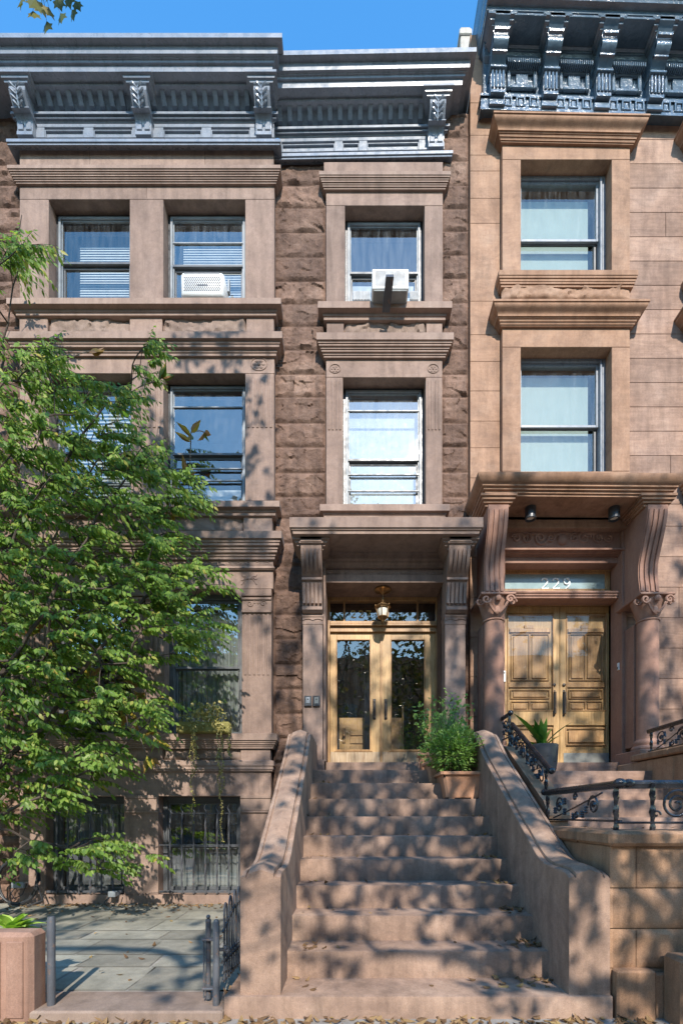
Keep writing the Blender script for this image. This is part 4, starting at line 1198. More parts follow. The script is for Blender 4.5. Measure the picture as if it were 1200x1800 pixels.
# ------------------------------------------------------------------ stoop of the left house
XL, XR = -.437, 1.382
S = thing('stoop', (.47, 4.5, 0), 'wide brown stone stoop with curved solid side walls, terracotta pots near its top', 'stoop')
noses = [(2.95, .19), (3.29, .375), (3.575, .563), (3.86, .748), (4.145, .935), (4.43, 1.122), (4.715, 1.308), (5.0, 1.495), (5.285, 1.68), (5.57, 1.855)]
mb = MB()
def tread(mb, x0, x1, y0, y1, z, zb, sag=True):
    """one step: slightly worn nosing, vertical riser"""
    n = 14; c = .006
    vs = []; fs = []
    for i in range(n + 1):
        x = x0 + (x1 - x0) * i / n
        s_ = noise.noise(Vector((x * 2.2, y0 * 3, 5))) * .0015
        vs += [(x, y0 + s_, zb), (x, y0 + s_, z - c), (x, y0 + c * .35 + s_, z - c * .3), (x, y0 + c + s_, z + s_ * .5), (x, y1, z)]
    for i in range(n):
        for k in range(4):
            a = i * 5 + k; fs.append((a, a + 5, a + 6, a + 1))
    mb.add(vs, fs)
    mb.add([(x0, y0, zb), (x0, y0, z - c), (x0, y0 + c, z), (x0, y1, z), (x0, y1, zb), (x1, y0, zb), (x1, y0, z - c), (x1, y0 + c, z), (x1, y1, z), (x1, y1, zb)], [(4, 3, 2, 1, 0), (5, 6, 7, 8, 9)])
for i, (d, z) in enumerate(noses):
    zb = 0 if i == 0 else noses[i - 1][1] - .01
    y1 = noses[i + 1][0] + .02 if i < 9 else 6.47
    if i == 0: tread(mb, -.785, 1.64, d, y1 + .3, z, 0)
    else: tread(mb, XL - .02, XR + .02, d, y1, z, zb)
tread(mb, X(573, DC), X(782, DC), 6.45, 6.9, FL, 1.84)
mb.build('steps', M['stoop'], S)
def wallprof():
    P = [(2.98, .955), (3.04, .985), (3.1, .99), (3.3, .995), (3.42, 1.02), (3.51, 1.06), (3.62, 1.13), (3.75, 1.215), (4.0, 1.37), (4.24, 1.525), (4.55, 1.725), (4.83, 1.905), (5.0, 2.03), (5.13, 2.14), (5.22, 2.215), (5.3, 2.255), (5.4, 2.275), (5.5, 2.28), (5.7, 2.28)]
    return P
def sidewall(x0, x1, yend, outer, name, label):
    P = wallprof() + [(yend, 2.28)]
    # refine
    Q_ = []
    for i in range(len(P) - 1):
        for k in range(4):
            t_ = k / 4; Q_.append((P[i][0] + (P[i + 1][0] - P[i][0]) * t_, P[i][1] + (P[i + 1][1] - P[i][1]) * t_))
    Q_.append(P[-1])
    # smooth
    for it in range(3):
        Q_ = [Q_[0]] + [((Q_[i - 1][0] + 2 * Q_[i][0] + Q_[i + 1][0]) / 4, (Q_[i - 1][1] + 2 * Q_[i][1] + Q_[i + 1][1]) / 4) for i in range(1, len(Q_) - 1)] + [Q_[-1]]
    w_ = x1 - x0
    sec = [(0, -.0), (.004, .006), (.03, .012), (.035, .0), (.043, .0), (.048, .026), (.08, .04), (w_ / 2, .055), (w_ - .08, .04), (w_ - .048, .026), (w_ - .043, .0), (w_ - .035, .0), (w_ - .03, .012), (w_ - .004, .006), (w_, 0)]
    m = len(sec) + 2
    vs = []; fs = []
    for (y, z) in Q_:
        zb = .17
        vs.append((x0, y, zb))
        for (u, h) in sec: vs.append((x0 + u, y, z - .03 + h))
        vs.append((x1, y, zb))
    n = len(Q_)
    for i in range(n - 1):
        for k in range(m - 1):
            a = i * m + k; fs.append((a, a + m, a + m + 1, a + 1))
    mb = MB(); mb.add(vs, fs); mb.add(vs[:m], [tuple(range(m))]); mb.add(vs[-m:], [tuple(range(m))[::-1]])
    mb.build(name, M['stoop'], S, smooth=28)
sidewall(XL - .255, XL, 6.36, 1, 'side_wall', None)
sidewall(XR, XR + .258, 6.3, 1, 'side_wall', None)
mb = MB(); mb.box(XL - .25, XL - .005, 3.05, 6.4, 0, .18, 0); mb.box(XR + .005, XR + .25, 3.05, 6.4, 0, .18, 0); mb.box(XL - .24, -.66, 6.2, 6.5, 0, 1.8, 0)
mb.build('footing', M['stoop'], S)

# ------------------------------------------------------------------ stoop of the right house: flight, mid landing and yard wall
T = thing('stoop', (2.8, 4.6, 0), 'stone stoop of the 229 house, its upper flight rising behind an iron railing', 'stoop')
mb = MB()
n2 = [(3.3, 1.12), (4.72, 1.31), (5.0, 1.495), (5.285, 1.68), (5.57, 1.855)]
for i, (d, z) in enumerate(n2):
    y1 = n2[i + 1][0] + .02 if i < 4 else 6.6
    z = z - .012
    tread(mb, 1.95, 3.56, d, y1, z, (n2[i - 1][1] - .02) if i else .6)
tread(mb, 2.06, 3.72, 6.42, 6.85, FQ - .005, 1.83)
mb.box(1.66, 5.6, 3.1, 4.9, .3, 1.1, 0)
mb.build('steps', M['ashlar'], T)
mb = MB()     # left cheek carrying the sloping rail
mb.prism_x([(4.42, .9), (4.42, 1.3), (4.5, 1.42), (5.6, 2.1), (5.75, 2.13), (6.35, 2.13), (6.35, .9)], 1.86, 2.04)
mb.prism_x([(4.4, 1.27), (4.4, 1.32), (4.5, 1.455), (5.6, 2.13), (5.75, 2.16), (6.35, 2.16), (6.35, 2.1), (5.77, 2.1), (5.61, 2.07), (4.52, 1.4)], 1.845, 2.055)
mb.prism_x([(6.1, .3), (6.1, 2.1), (6.5, 2.1), (6.5, .3)], 1.66, 1.86)
mb.build('cheek_wall', M['yellowwall'], T)
mb = MB()     # right cheek with a mossy cap
mb.box(3.56, 4.6, 4.9, 5.2, .5, 1.98, .01); mb.box(3.56, 3.9, 5.2, 6.3, .5, 1.98, .01)
mb.box(3.52, 4.64, 4.86, 5.24, 1.99, 2.07, .015); mb.box(3.52, 3.94, 5.24, 5.95, 1.99, 2.07, .015)
mb.build('cheek_wall', M['yellowwall'], T)

W = thing('yard_wall', (2.6, 3.0, 0), 'coursed brown stone yard wall with a flat cap, in front of the 229 stoop', 'wall')
mb = MB(); mb.box(1.67, 5.2, 3.02, 3.3, 0, 1.13, 0); mb.box(1.67, 1.9, 3.3, 6.2, 0, 1.13, 0)
rowz = [(1.128, .862), (.86, .604), (.602, .352), (.35, .0)]
for r_, (z1, z0) in enumerate(rowz):
    xs = [1.655, 1.82, 2.62, 3.4, 4.2] if r_ % 2 == 0 else [1.655, 2.32, 3.1, 3.9]
    for i in range(len(xs) - 1): rockblock(mb, xs[i] + .002, xs[i + 1] - .002, z0 + .002, z1 - .002, 3.0, .012, 70 + r_ * 9 + i, .004, .03)
    mb.box(1.65, 1.67, 3.0, 3.95, z0 + .002, z1 - .002, .002)
mb.build('stone_courses', M['yellowwall'], W, smooth=40)
mb = MB()
mb.box(1.62, 2.5, 2.945, 3.4, 1.13, 1.225, .02); mb.box(2.505, 4.6, 2.945, 3.4, 1.13, 1.225, .02); mb.box(1.62, 1.99, 3.402, 4.45, 1.13, 1.224, .02)
mb.build('wall_cap', M['yellowwall'], W)
mb = MB(); mb.box(1.66, 1.905, 2.93, 3.02, 0, .355, .012); mb.box(1.905, 2.05, 2.96, 3.02, 0, .33, .012)
mb.box(1.955, 2.6, 2.78, 2.96, 0, .47, .02); mb.box(2.0, 2.6, 2.5, 2.78, 0, .16, .02)
mb.build('plinth_block', M['yellowwall'], W)

# ------------------------------------------------------------------ iron railings
def twistpost(mb, x, y, z0, z1, r=.017, n=14):
    mb.tube([(x, y, z0 + (z1 - z0) * i / n) for i in range(n + 1)], [r * (1 + .25 * math.sin(i * 1.3) if 1 < i < n - 1 else 1.1) for i in range(n + 1)], 5, twist=.5)
def railbar(mb, a, b, r=.022):
    a = Vector(a); b = Vector(b); n = 8
    pts = [a + (b - a) * i / n for i in range(n + 1)]
    mb.tube(pts, r, 10)
    mb.tube([p + Vector((0, 0, -.02)) for p in pts], r * .75, 6)
def scrollpanel(mb, a, b, zlo_a, zlo_b, zt_a, zt_b, kind=0):
    """S scrolls with leaves between two posts"""
    a = Vector(a); b = Vector(b)
    L = (b - a).length
    def P(u, v):      # u along, v up 0..1
        p = a + (b - a) * u
        zl = zlo_a + (zlo_b - zlo_a) * u; zt = zt_a + (zt_b - zt_a) * u
        return Vector((p.x, p.y, zl + (zt - zl) * v))
    hh = zt_a - zlo_a
    def sc(cu, cv, r, turns, a0, dr, rad=.008, n=30):
        pts = []
        for k in range(n + 1):
            rr_ = r * (.12 + .88 * k / n); an = a0 + dr * turns * 2 * PI * (1 - k / n)
            pts.append(P(cu + rr_ * math.cos(an) / L, cv + rr_ * math.sin(an) / hh))
        mb.tube(pts, rad, 6)
    if kind == 0:
        sc(.2, .55, hh * .34, 1.6, 0, 1); sc(.76, .5, hh * .36, 1.7, PI, -1); sc(.48, .82, hh * .16, 1.2, 0, 1); sc(.5, .2, hh * .16, 1.2, PI, 1)
        mb.tube([P(.08 + .8 * i / 10, .06 + .84 * (i / 10) ** 1.1) for i in range(11)], .007, 5)
        for u, v in ((.12, .35), (.3, .3), (.45, .12), (.6, .2), (.66, .35), (.3, .7)):
            c = P(u, v)
            for k in range(3): mb.ball((c.x, c.y, c.z + (k - 1) * .018), .016, 6, (1.2, .7, .8))
        sc(.2, .55, hh * .12, .8, 0, 1, .013, 10); sc(.76, .5, hh * .12, .8, 0, 1, .013, 10)
    else:
        sc(.5, .5, min(hh * .45, L * .42), 2.3, .5, 1, .009, 44)
        sc(.06, .2, hh * .14, 1, 0, 1, .007, 12); sc(.94, .2, hh * .14, 1, PI, -1, .007, 12)
Rl = thing('iron_railing', (1.8, 3.1, 1.2), 'glossy black wrought iron scroll railing along the yard wall cap and mid landing of 229', 'railing')
zr = CZ + .205; zl = 1.228
mb = MB(); railbar(mb, (1.8, 4.35, zr), (1.765, 3.12, zr)); railbar(mb, (1.765, 3.12, zr), (4.3, 3.08, zr + .005))
mb.ball((1.77, 3.1, zr), .034, 10, (1.3, 1, 1)); mb.ball((1.83, 3.1, zr), .03, 10, (1.3, 1, 1)); mb.ball((1.8, 4.38, zr), .03, 10)
mb.build('top_rail', M['iron'], Rl)
mb = MB(); mb.box(1.775, 1.79, 3.1, 4.35, zl + .05, zl + .065, .003); mb.box(1.74, 4.3, 3.09, 3.105, zl + .04, zl + .055, .003)
mb.build('bottom_rail', M['iron'], Rl)
for (x, y) in ((1.8, 4.3), (1.768, 3.14), (1.985, 3.1), (2.62, 3.1), (3.25, 3.1)):
    mb = MB(); twistpost(mb, x, y, 1.2, zr); mb.build('post', M['iron'], Rl)
mb = MB(); scrollpanel(mb, (1.795, 4.25, 0), (1.772, 3.2, 0), zl + .06, zl + .06, zr - .03, zr - .03, 0); mb.build('scrollwork', M['iron'], Rl)
for a, b in ((1.99, 2.3), (2.3, 2.61), (2.63, 2.94), (2.94, 3.25)):
    mb = MB(); scrollpanel(mb, (a, 3.1, 0), (b, 3.1, 0), zl + .055, zl + .055, zr - .03, zr - .03, 1); mb.build('scrollwork', M['iron'], Rl)

R2 = thing('iron_railing', (1.95, 5.2, 1.6), 'black iron stair railing with ball ends sloping down beside the dark planter of 229', 'railing')
za_, zb_r = CZ + 1.09, CZ + .433
mb = MB(); railbar(mb, (1.95, 5.68, za_), (1.95, 4.6, zb_r), .024); mb.ball((1.95, 4.57, zb_r - .01), .036, 12)
railbar(mb, (1.95, 5.76, CZ + 1.235), (1.95, 6.5, CZ + 1.235), .02); mb.ball((1.95, 5.74, CZ + 1.235), .034, 12)
mb.build('top_rail', M['iron'], R2)
mb = MB(); mb.tube([(1.95, 5.68, za_ - .33), (1.95, 4.66, zb_r - .27)], .012, 4); mb.tube([(1.95, 5.76, CZ + .95), (1.95, 6.45, CZ + .95)], .011, 4); mb.build('bottom_rail', M['iron'], R2)
for (y, z0, z1) in ((5.7, 2.1, za_), (4.7, 1.5, zb_r + .05), (5.2, 1.85, (za_ + zb_r) / 2 + .02), (5.78, 2.12, CZ + 1.23)):
    mb = MB(); twistpost(mb, 1.95, y, z0, z1, .018); mb.build('post', M['iron'], R2)
mb = MB(); scrollpanel(mb, (1.95, 5.66, 0), (1.95, 5.25, 0), za_ - .31, za_ - .57, za_ - .03, za_ - .29, 0); mb.build('scrollwork', M['iron'], R2)
mb = MB(); scrollpanel(mb, (1.95, 5.15, 0), (1.95, 4.74, 0), za_ - .6, zb_r - .22, za_ - .35, zb_r + .05, 0)
mb.build('scrollwork', M['iron'], R2)
mb = MB(); scrollpanel(mb, (1.95, 5.8, 0), (1.95, 6.4, 0), CZ + .96, CZ + .96, CZ + 1.21, CZ + 1.21, 0)
mb.build('scrollwork', M['iron'], R2)

R3 = thing('iron_railing', (4.0, 5.4, 2.0), 'short black iron scroll railing on the mossy cheek wall at the right edge', 'railing')
mb = MB(); z3 = 2.07
railbar(mb, (3.72, 5.9, z3 + .3), (3.74, 5.1, z3 + .32), .02); railbar(mb, (3.74, 5.1, z3 + .32), (4.6, 5.05, z3 + .32), .02); mb.build('top_rail', M['iron'], R3)
mb = MB(); mb.box(3.72, 3.74, 5.1, 5.9, z3 + .04, z3 + .055, .002); mb.box(3.74, 4.6, 5.05, 5.065, z3 + .04, z3 + .055, .002); mb.build('bottom_rail', M['iron'], R3)
for (x, y) in ((3.73, 5.85), (3.74, 5.1), (4.12, 5.06)):
    mb = MB(); twistpost(mb, x, y, z3, z3 + .31); mb.build('post', M['iron'], R3)
mb = MB(); scrollpanel(mb, (3.73, 5.8, 0), (3.74, 5.15, 0), z3 + .05, z3 + .05, z3 + .29, z3 + .29, 0); mb.build('scrollwork', M['iron'], R3)
mb = MB(); scrollpanel(mb, (3.76, 5.06, 0), (4.1, 5.06, 0), z3 + .05, z3 + .05, z3 + .29, z3 + .29, 1); mb.build('scrollwork', M['iron'], R3)

# ------------------------------------------------------------------ iron gate, standing open against the stoop
G = thing('iron_gate', (-.86, 3.05, YZ), 'open grey iron yard gate with hooped bars beside the stoop', 'gate')
gx = X(380, 3.0)
mb = MB(); mb.tube([(gx, 3.0, 0.1), (gx, 3.0, Z(1622, 3.0)), (gx, 3.0, Z(1617, 3.0))], [.0215, .0215, .012], 12)
mb.build('hinge_post', M['greyiron'], G)
mb = MB(); px = X(366, 3.05); mb.tube([(px, 3.05, .14), (px, 3.05, Z(1619, 3.05))], .017, 10); mb.ball((px, 3.05, Z(1612, 3.05)), .014, 10)
mb.tube([(px, 3.05, Z(1620, 3.05)), (px, 3.05, Z(1616, 3.05))], [.02, .015], 10)
mb.tube([(px - .022, 3.03, .15), (px - .022, 3.03, Z(1655, 3.03))], .006, 6); mb.build('latch_post', M['greyiron'], G)
mb = MB()
mb.box(px - .03, gx + .005, 3.0, 3.05, Z(1740, 3.02), Z(1736, 3.02), .003); mb.build('bracket', M['greyiron'], G)
mb = MB(); mb.box(px - .03, gx + .005, 3.0, 3.05, Z(1654, 3.02), Z(1650, 3.02), .003); mb.build('bracket', M['greyiron'], G)
mb = MB()
mb.ball((gx + .05, 3.03, Z(1669, 3.0)), .018, 6); mb.ball((gx + .06, 3.04, Z(1675, 3.0)), .018, 6); mb.box(gx, gx + .06, 3.02, 3.05, Z(1675, 3.0), Z(1670, 3.0), .002)
mb.build('latch', M['greyiron'], G)
mb = MB(); ya, yb = 3.08, 3.85; x0g, x1g = gx + .02, -.80
gp = lambda u, z: (x0g + (x1g - x0g) * u, ya + (yb - ya) * u, z)
mb.tube([gp(0, .36), gp(1, .36)], .009, 4); mb.tube([gp(0, .24), gp(1, .24)], .007, 4)
mb.tube([gp(i / 12, .56 + .13 * math.sin(i / 12 * PI)) for i in range(13)], .009, 4)
mb.tube([gp(i / 12, .3 - .06 * math.sin(i / 12 * PI)) for i in range(13)], .007, 4)
lf = mb.build('gate_rail', M['greyiron'], G)
for k in range(7):
    u = (k + .3) / 7; u2 = u + .075
    zt_g = .69 + .07 * math.sin(u * PI)
    arc = [gp(u + (u2 - u) * i / 8, zt_g + .04 * math.sin(i / 8 * PI)) for i in range(9)]
    mb = MB(); mb.tube([gp(u, .22)] + arc + [gp(u2, .22)], .0075, 6)
    mb.ball(gp(u, .4), .014, 6); mb.ball(gp(u2, .4), .014, 6); mb.build('hooped_bar', M['greyiron'], G)

b = MB(); bxp = X(90, 3.0); b.tube([(bxp, 3.0, .1), (bxp, 3.0, Z(1617, 3.0)), (bxp, 3.0, Z(1612, 3.0)), (bxp, 3.0, Z(1611, 3.0))], [.0245, .0245, .02, .008], 16)
tag(b.build('gate_post', M['greyiron'], origin=(bxp, 3.0, .1)), 'round grey iron gate post with rust at its top, beside the stone pier', 'post')

# stone pier with a bright green plant
Pt = thing('stone_planter', (-2.2, 2.9, 0), 'low brown stone pier planter at the bottom left corner', 'planter')
mb = MB()
x1p = X(57, 2.9)
mb.box(-2.27, x1p, 2.893, 3.05, 0, .6, .025); mb.box(-3.3, -2.275, 2.91, 3.05, 0, .59, .02); mb.box(-3.3, -2.2, 3.052, 3.4, 0, .5, .02)
mb.box(-2.1, x1p - .05, 2.882, 2.896, .08, .55, .006); mb.box(-2.23, -2.14, 2.882, 2.896, .08, .55, .006)
mb.build('body', M['stoopdark'], Pt)
mb = MB(); mb.box(-3.2, -2.22, 3.08, 3.38, .48, .51, 0); mb.build('soil', M['soil'], Pt)
def blade(mb, base, dirv, L, wd, curve=.3, fold=.25, n=7, up=Vector((0, 0, 1))):
    dirv = Vector(dirv).normalized(); side = dirv.cross(up)
    side = side.normalized() if side.length > .01 else Vector((1, 0, 0))
    nrm = side.cross(dirv).normalized()
    vs = []; fs = []
    for i in range(n + 1):
        t_ = i / n
        c = Vector(base) + dirv * L * t_ - up * curve * L * t_ * t_
        ww = wd * (math.sin(PI * min(1, (t_ * .88 + .12))) ** .7) * (1 - t_ ** 6) + .001
        vs += [c - side * ww + nrm * ww * fold, c, c + side * ww + nrm * ww * fold]
    for i in range(n):
        a = i * 3; fs += [(a, a + 1, a + 4, a + 3), (a + 1, a + 2, a + 5, a + 4)]
    mb.add(vs, fs)
rr = random.Random(11)
mb = MB()
for k in range(40):
    a = rr.random() * 2 * PI; e = rr.uniform(.15, 1.2)
    bx_ = X(14, 3.16) + rr.uniform(-.02, .02)
    blade(mb, (bx_ , 3.2, .54), (math.cos(a) * math.cos(e), math.sin(a) * math.cos(e), math.sin(e)), rr.uniform(.14, .24), .036, .35)
tag(mb.build('leafy_plant', M['succ'], origin=(X(18, 3.2), 3.2, .5)), 'bright yellow green rosette plant growing in the stone pier', 'plant')

# ------------------------------------------------------------------ foliage helpers
def leaf(mb, p, a, n, L, wd, fold=.18, droop=.12, lobes=False):
    a = a.normalized(); n = (n - a * n.dot(a))
    n = n.normalized() if n.length > 1e-4 else a.orthogonal().normalized()
    s = a.cross(n)
    if lobes:
        out = [(0, 0), (.28, .1), (.52, .05), (.45, .3), (.62, .52), (.3, .56), (.14, .78), (0, 1.1)]
        vs = [p] ; L2 = L
        ptsR = [p + a * (v * L2) + s * (u * L2) - n * (abs(u) * L * fold) for u, v in out[1:]]
        ptsL = [p + a * (v * L2) - s * (u * L2) - n * (abs(u) * L * fold) for u, v in out[1:-1]]
        mid = p + a * L2 * .45
        vs = [p] + ptsR + ptsL[::-1] + [mid]
        m = len(vs) - 1
        mb.add(vs, [(m, i, (i + 1) % m) for i in range(m)])
        return
    q = lambda u, v, h=0: p + a * (v * L) + s * (u * wd) - n * (abs(u) * wd * fold + droop * L * v * v - h)
    vs = [p, q(-.8, .22), q(-.95, .48), q(-.45, .78), q(0, 1), q(.45, .78), q(.95, .48), q(.8, .22), q(0, .3, 0), q(0, .65, 0)]
    mb.add(vs, [(0, 8, 1), (1, 8, 9, 2), (2, 9, 3), (3, 9, 4), (0, 7, 8), (7, 6, 9, 8), (6, 5, 9), (5, 4, 9)])

class Tree:
    """limbs given as polylines; twigs reach every target from the nearest wood already grown"""
    def __init__(s, limbs, seed=1):
        s.rng = random.Random(seed); s.nodes = []; s.par = []; s.limbs = limbs
        for li, L in enumerate(limbs):
            prev = None
            L = [Vector(p) for p in L]
            if li and s.nodes:
                prev = min(range(len(s.nodes)), key=lambda i: (s.nodes[i] - L[0]).length)
            for k in range(len(L) - 1):
                m = max(2, int((L[k + 1] - L[k]).length / .18))
                for i in range(m):
                    p = L[k] + (L[k + 1] - L[k]) * i / m
                    p = p + Vector((s.rng.uniform(-1, 1), s.rng.uniform(-1, 1), s.rng.uniform(-1, 1))) * .02 * (1 if i or k else 0)
                    s.nodes.append(p); s.par.append(prev); prev = len(s.nodes) - 1
            s.nodes.append(L[-1]); s.par.append(prev)
    def grow(s, targets, order_from, up=.0):
        ends = []
        o = Vector(order_from)
        targets = sorted(targets, key=lambda p: (p - o).length)
        for t_ in targets:
            best = min(range(len(s.nodes)), key=lambda i: (s.nodes[i] - t_).length + .06 * max(0, s.nodes[i].z - t_.z))
            a = s.nodes[best]; d = (t_ - a).length
            m = max(1, int(d / .14)); prev = best
            for i in range(1, m + 1):
                u = i / m
                p = a + (t_ - a) * u + Vector((s.rng.uniform(-1, 1), s.rng.uniform(-1, 1), s.rng.uniform(-1, 1))) * .018 * (u < 1) + Vector((0, 0, .08 * d * math.sin(u * PI)))
                s.nodes.append(p); s.par.append(prev); prev = len(s.nodes) - 1
            ends.append(prev)
        return ends
    def wood(s, mb, r0, rmin=.0022, expo=.5, rmax=None):
        n = len(s.nodes); cnt = [0] * n; kids = [0] * n
        for i in range(n):
            if s.par[i] is not None: kids[s.par[i]] += 1
        cnt = [1 if kids[i] == 0 else 0 for i in range(n)]
        for i in range(n - 1, -1, -1):
            if s.par[i] is not None: cnt[s.par[i]] += cnt[i]
        tot = max(cnt)
        rad = [max(rmin, r0 * (c / tot) ** expo) for c in cnt]
        # chains
        child = {}
        for i in range(n):
            if s.par[i] is not None: child.setdefault(s.par[i], []).append(i)
        stack = [i for i in range(n) if s.par[i] is None]
        starts = [(None, i) for i in stack]
        while starts:
            pre, i = starts.pop()
            ch = ([pre] if pre is not None else []) + [i]
            while i in child:
                ks = sorted(child[i], key=lambda k: -cnt[k])
                for k in ks[1:]: starts.append((i, k))
                i = ks[0]; ch.append(i)
            if len(ch) > 1:
                rs = [rad[k] for k in ch]
                if pre is not None: rs[0] = min(rs[0], rs[1] * 1.15)
                mb.tube([s.nodes[k] for k in ch], rs, 7 if rs[0] > .02 else (5 if rs[0] > .006 else 3))
def inpoly(x, y, P):
    c = False; j = len(P) - 1
    for i in range(len(P)):
        if (P[i][1] > y) != (P[j][1] > y) and x < (P[j][0] - P[i][0]) * (y - P[i][1]) / (P[j][1] - P[i][1]) + P[i][0]: c = not c
        j = i
    return c

# ------------------------------------------------------------------ young tree on the left, its crown spreading in front of the bay
rr = random.Random(21)
def crown_targets(polys, n, d0, d1, rr):
    out = []
    for P, w_ in polys:
        xs = [p[0] for p in P]; ys = [p[1] for p in P]
        k = 0
        while k < n * w_:
            x, y = rr.uniform(min(xs), max(xs)), rr.uniform(min(ys), max(ys))
            if inpoly(x, y, P):
                d = rr.uniform(d0, d1)
                out.append(Vector((X(x, d), d, Z(y, d)))); k += 1
    return out
main = [(-260, 640), (-100, 600), (-10, 615), (45, 610), (110, 625), (120, 660), (165, 660), (255, 605), (270, 640), (262, 690), (195, 730), (210, 770), (290, 800), (335, 860), (345, 900), (300, 935), (290, 975), (385, 1003), (380, 1020), (345, 1050), (375, 1105), (300, 1150), (255, 1180), (290, 1220), (280, 1260), (225, 1285), (215, 1325), (150, 1395), (40, 1430), (-60, 1450), (-260, 1470)]
top = [(-160, 400), (-20, 430), (10, 420), (50, 400), (50, 425), (30, 460), (10, 490), (-60, 500), (-200, 500)]
low = [(-200, 1440), (30, 1480), (150, 1470), (240, 1480), (265, 1510), (200, 1530), (100, 1540), (40, 1520), (-200, 1560)]
tg = crown_targets([(main, 1.0), (top, .045), (low, .045)], 1020, 4.75, 5.95, rr)
TX, TY = -4.3, 5.25
limbs = [[(TX, TY, .05), (TX + .03, TY, 1.2), (TX + .1, TY + .05, 2.6), (TX + .05, TY, 4.4), (TX + .3, TY + .1, 6.1), (TX + .6, TY, 7.4), (TX + .65, TY, 8.0)],
         [(TX + .08, TY, 1.6), (TX + .8, TY + .1, 2.3), (TX + 1.5, TY, 3.2), (TX + 2.2, TY + .2, 4.1)],
         [(TX + .1, TY, 2.4), (TX + .9, TY - .2, 3.3), (TX + 1.6, TY - .2, 4.5), (TX + 2.2, TY - .1, 5.4)],
         [(TX + .07, TY, 3.8), (TX + .8, TY + .2, 5.1), (TX + 1.5, TY + .2, 6.1)],
         [(TX + .08, TY, 1.2), (TX + .9, TY - .1, 1.5), (TX + 1.7, TY, 2.0), (TX + 2.2, TY, 2.5)],
         [(TX + .05, TY, 1.3), (TX - .6, TY, 2.6), (TX - 1.0, TY + .2, 4.6)]]
tree = Tree(limbs, 4)
ends = tree.grow(tg, (TX, TY, 2.8))
sap = thing('young_tree', (TX, TY, 0), 'young tree with drooping bright green leaves spreading in front of the bay on the left', 'tree')
wd_ = MB(); tree.wood(wd_, .07, .0036, .45)
lv = MB()
def spray(lv, wd_, p0, dirv, L, n, ll, rr, lw=.3, hang=.8):
    dirv = dirv.normalized()
    pts = [p0 + dirv * L * t_ + Vector((0, 0, -.28 * L * t_ * t_)) for t_ in [i / 5 for i in range(6)]]
    wd_.tube(pts, [.0034, .003, .0026, .002, .0016, .001], 3, cap=False)
    side = dirv.cross(Vector((0, 0, 1)))
    side = side.normalized() if side.length > .01 else Vector((1, 0, 0))
    for k in range(n):
        t_ = (k + .6) / n
        i = min(4, int(t_ * 5)); p = pts[i] + (pts[i + 1] - pts[i]) * (t_ * 5 - i)
        sg = 1 if k % 2 else -1
        a = side * sg * rr.uniform(.25, .75) + dirv * rr.uniform(.25, .6) + Vector((0, 0, -hang * rr.uniform(.6, 1.3)))
        if k == n - 1: a = dirv + Vector((0, 0, -hang))
        nn_ = Vector((rr.uniform(-.6, .6), -1 + rr.uniform(-.5, .5), .9 + rr.uniform(-.6, .5)))
        l = ll * rr.uniform(.65, 1.15)
        leaf(lv, p, a, nn_, l, l * lw, rr.uniform(.05, .4), rr.uniform(.02, .22))
for e in ends:
    p = tree.nodes[e]
    out = Vector((p.x - TX, (p.y - TY) * .8, 0)).normalized() * .8 + Vector((rr.uniform(-.5, .5), rr.uniform(-.6, .4), rr.uniform(-.15, .3)))
    for q in range(4):
        dv = out + Vector((rr.uniform(-.5, .5), rr.uniform(-.5, .5), rr.uniform(-.2, .25)))
        spray(lv, wd_, p, dv, rr.uniform(.2, .42), rr.randint(9, 12), .076, rr, .24)
wd_.build('trunk', M['bark'], sap, smooth=50)
lv.build('crown', M['leaf'], sap, smooth=40)

# ------------------------------------------------------------------ magnolia close to the wall, behind it
rr = random.Random(33)
MX, MY = -4.4, 5.7
tips_px = [(165, 612), (285, 655), (355, 745), (340, 770), (330, 825), (300, 838), (200, 690), (105, 660), (60, 745), (140, 770), (230, 815), (255, 870), (205, 880), (310, 905), (80, 1075), (120, 1090), (60, 1115), (95, 1140), (150, 1060), (180, 1120), (40, 1160), (235, 1195), (250, 1220), (210, 1240), (150, 1215), (120, 1260), (60, 1265), (270, 1290), (290, 1310), (180, 1310), (100, 1340), (270, 1340), (40, 1390), (150, 1180), (20, 1050), (90, 1190), (200, 1150), (30, 1230), (240, 1265), (75, 1310)]
tg = [Vector((X(a, 5.75), rr.uniform(5.55, 5.95), Z(b, 5.75))) for a, b in tips_px]
limbs = [[(MX, MY, .1), (MX + .05, MY, 1.4), (MX + .3, MY, 2.6), (MX + .55, MY - .1, 4.2), (MX + .8, MY, 6.0)],
         [(MX + .05, MY, 1.3), (MX + .7, MY, 2.2), (MX + 1.2, MY, 2.8)], [(MX + .5, MY, 3.9), (MX + 1.0, MY, 5.1), (MX + 1.6, MY, 5.9)], [(MX + .1, MY, 1.6), (MX + .2, MY + .1, 3.4)]]
mt = Tree(limbs, 9); ends = mt.grow(tg, (MX, MY, 2))
mg = thing('magnolia', (MX, MY, 0), 'slender magnolia against the house with sparse long yellow and brown leaves', 'tree')
wd_ = MB(); mt.wood(wd_, .024, .004, .4)
lv = MB()
for e in ends:
    p = mt.nodes[e]; q = mt.nodes[mt.par[e]]; ax = (p - q).normalized()
    for k in range(rr.randint(3, 6)):
        an = rr.random() * 2 * PI
        a = ax * .9 + Vector((math.cos(an), math.sin(an) * .7, rr.uniform(-.9, .6))) * .8
        leaf(lv, p - ax * rr.uniform(0, .1), a, Vector((rr.uniform(-1, 1), -1, rr.uniform(-1, 1))), rr.uniform(.13, .24), rr.uniform(.03, .042), .55, rr.uniform(-.2, .3))
wd_.build('trunk', M['twig'], mg, smooth=50); lv.build('crown', M['mag'], mg, smooth=40)

